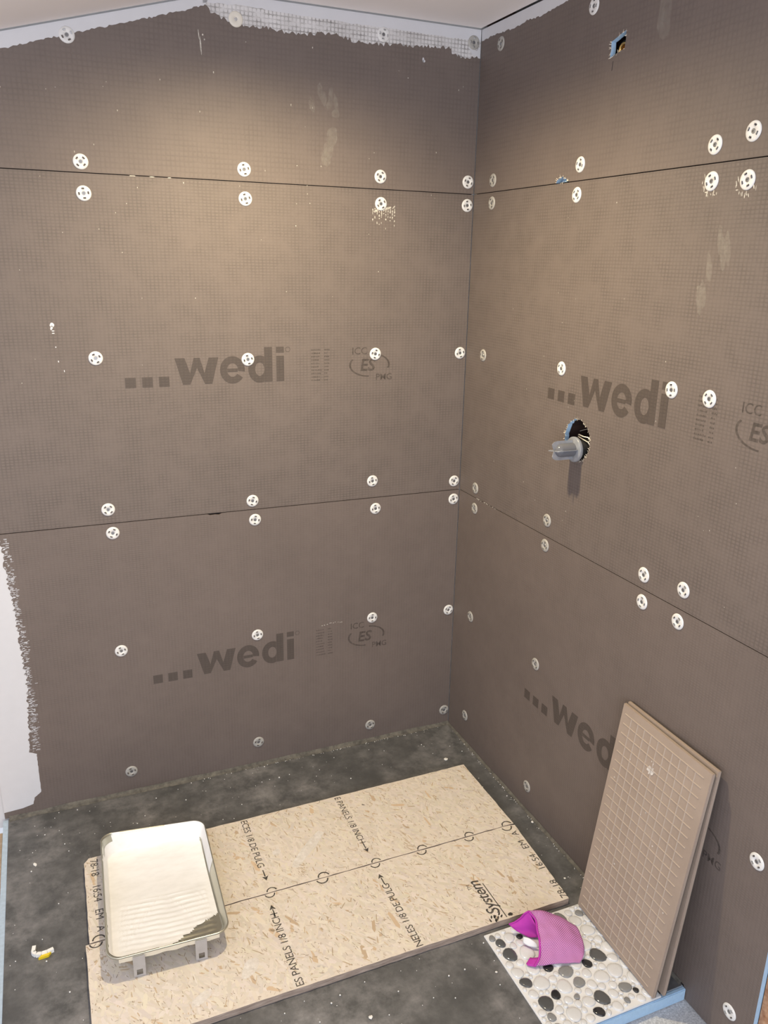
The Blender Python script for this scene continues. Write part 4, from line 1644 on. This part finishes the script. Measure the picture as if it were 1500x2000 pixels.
# ------------------------------------------------------------------ small things on the floor
scrap = empty('plastic_scrap', (-1.38, -0.565, 0.0006))
scrap.rotation_euler = (0, 0, R(-18))
tag(scrap, 'bent white plastic strip with yellow end lying on dark base left of tray', 'scrap')
bm = bmesh.new()
cp = [(-0.024, 0.022, 0), (-0.021, 0.004, 0), (-0.012, -0.002, 0), (0.000, -0.001, 0), (0.012, 0.004, 0), (0.024, 0.012, 0)]
for a, b in zip(cp, cp[1:]):
    d = (Vector(b) - Vector(a)).normalized()
    n_ = Vector((-d.y, d.x, 0)) * 0.0042
    a_, b_ = Vector(a), Vector(b)
    lo_ = [a_ - n_, b_ - n_, b_ + n_, a_ + n_]
    add_prism(bm, [(p.x, p.y) for p in lo_], 0.0, 0.009)
bmesh.ops.recalc_face_normals(bm, faces=bm.faces)
obj('white_strip', bm, M_whitepl, scrap)
bm = bmesh.new()
add_prism(bm, [(-0.003, -0.014), (0.018, -0.006), (0.021, 0.004), (0.001, -0.004)], 0.0, 0.006)
obj('yellow_tab', bm, M_yellow, scrap)


def crumb_mesh(seed):
    q = random.Random(seed)
    bm = bmesh.new()
    bmesh.ops.create_icosphere(bm, subdivisions=1, radius=1)
    for v in bm.verts:
        v.co *= q.uniform(0.7, 1.25)
        v.co.z = max(v.co.z * 0.6 + 0.4, 0)
    return bm


crumbs = [(-0.113, -0.203, 0.0075, 'large white crumb on the dark base near the far corner', 'crumb'),
          (-0.712, -1.012, 0.0055, 'white crumb on the dark base in front of the osb boards', 'crumb'),
          (-0.390, -1.012, 0.0032, 'small white crumb beside the left edge of the pebble sheet', 'crumb'),
          (-0.014, -0.583, 0.0045, 'white crumb at the foot of the right wall', 'crumb'),
          (-0.060, -0.815, 0.0035, 'white crumb between the osb end and the right wall', 'crumb'),
          (-1.392, -0.233, 0.0038, 'elongated white crumb on the base left of the tray', 'crumb')]
for i, (x, y, s, lab, cat) in enumerate(crumbs):
    bm = crumb_mesh(i)
    o = obj('plaster_crumb', bm, M_crumb)
    o.location = (x, y, 0.0003)
    o.scale = (s, s * (1.0 if i != 5 else 2.2), s * 0.7)
    o.rotation_euler = (0, 0, 0.4 * i if i != 5 else 0.35)
    tag(o, lab, cat, 'white crumbs on the shower base')
bm = bmesh.new()


def on_board(x, y):
    return -1.29 < x < -0.075 and -0.905 < y < -0.265 or (x > -0.375 and y < -0.90)


k = 0
while k < 230:
    x, y = rnd.uniform(-1.45, -0.02), rnd.uniform(-1.19, -0.02)
    if on_board(x, y):
        continue
    k += 1
    s = abs(rnd.gauss(0.0007, 0.0007)) + 0.0005
    c0 = bmesh.ops.create_icosphere(bm, subdivisions=1, radius=s, matrix=Matrix.Translation((x, y, s * 0.9 + 0.0004)))
for k in range(60):
    x = rnd.uniform(-0.9, -0.05)
    bmesh.ops.create_icosphere(bm, subdivisions=1, radius=rnd.uniform(.0006, .0016), matrix=Matrix.Translation((x, -0.016 - abs(rnd.gauss(0, .004)), 0.0022)))
for k in range(60):
    y = rnd.uniform(-0.9, -0.05)
    bmesh.ops.create_icosphere(bm, subdivisions=1, radius=rnd.uniform(.0006, .0016), matrix=Matrix.Translation((-0.010 - abs(rnd.gauss(0, .003)), y, 0.0022)))
o = obj('plaster_dust', bm, M_crumb)
tag(o, 'scattered tiny white plaster specks over the dark shower base', 'debris', kind='stuff')
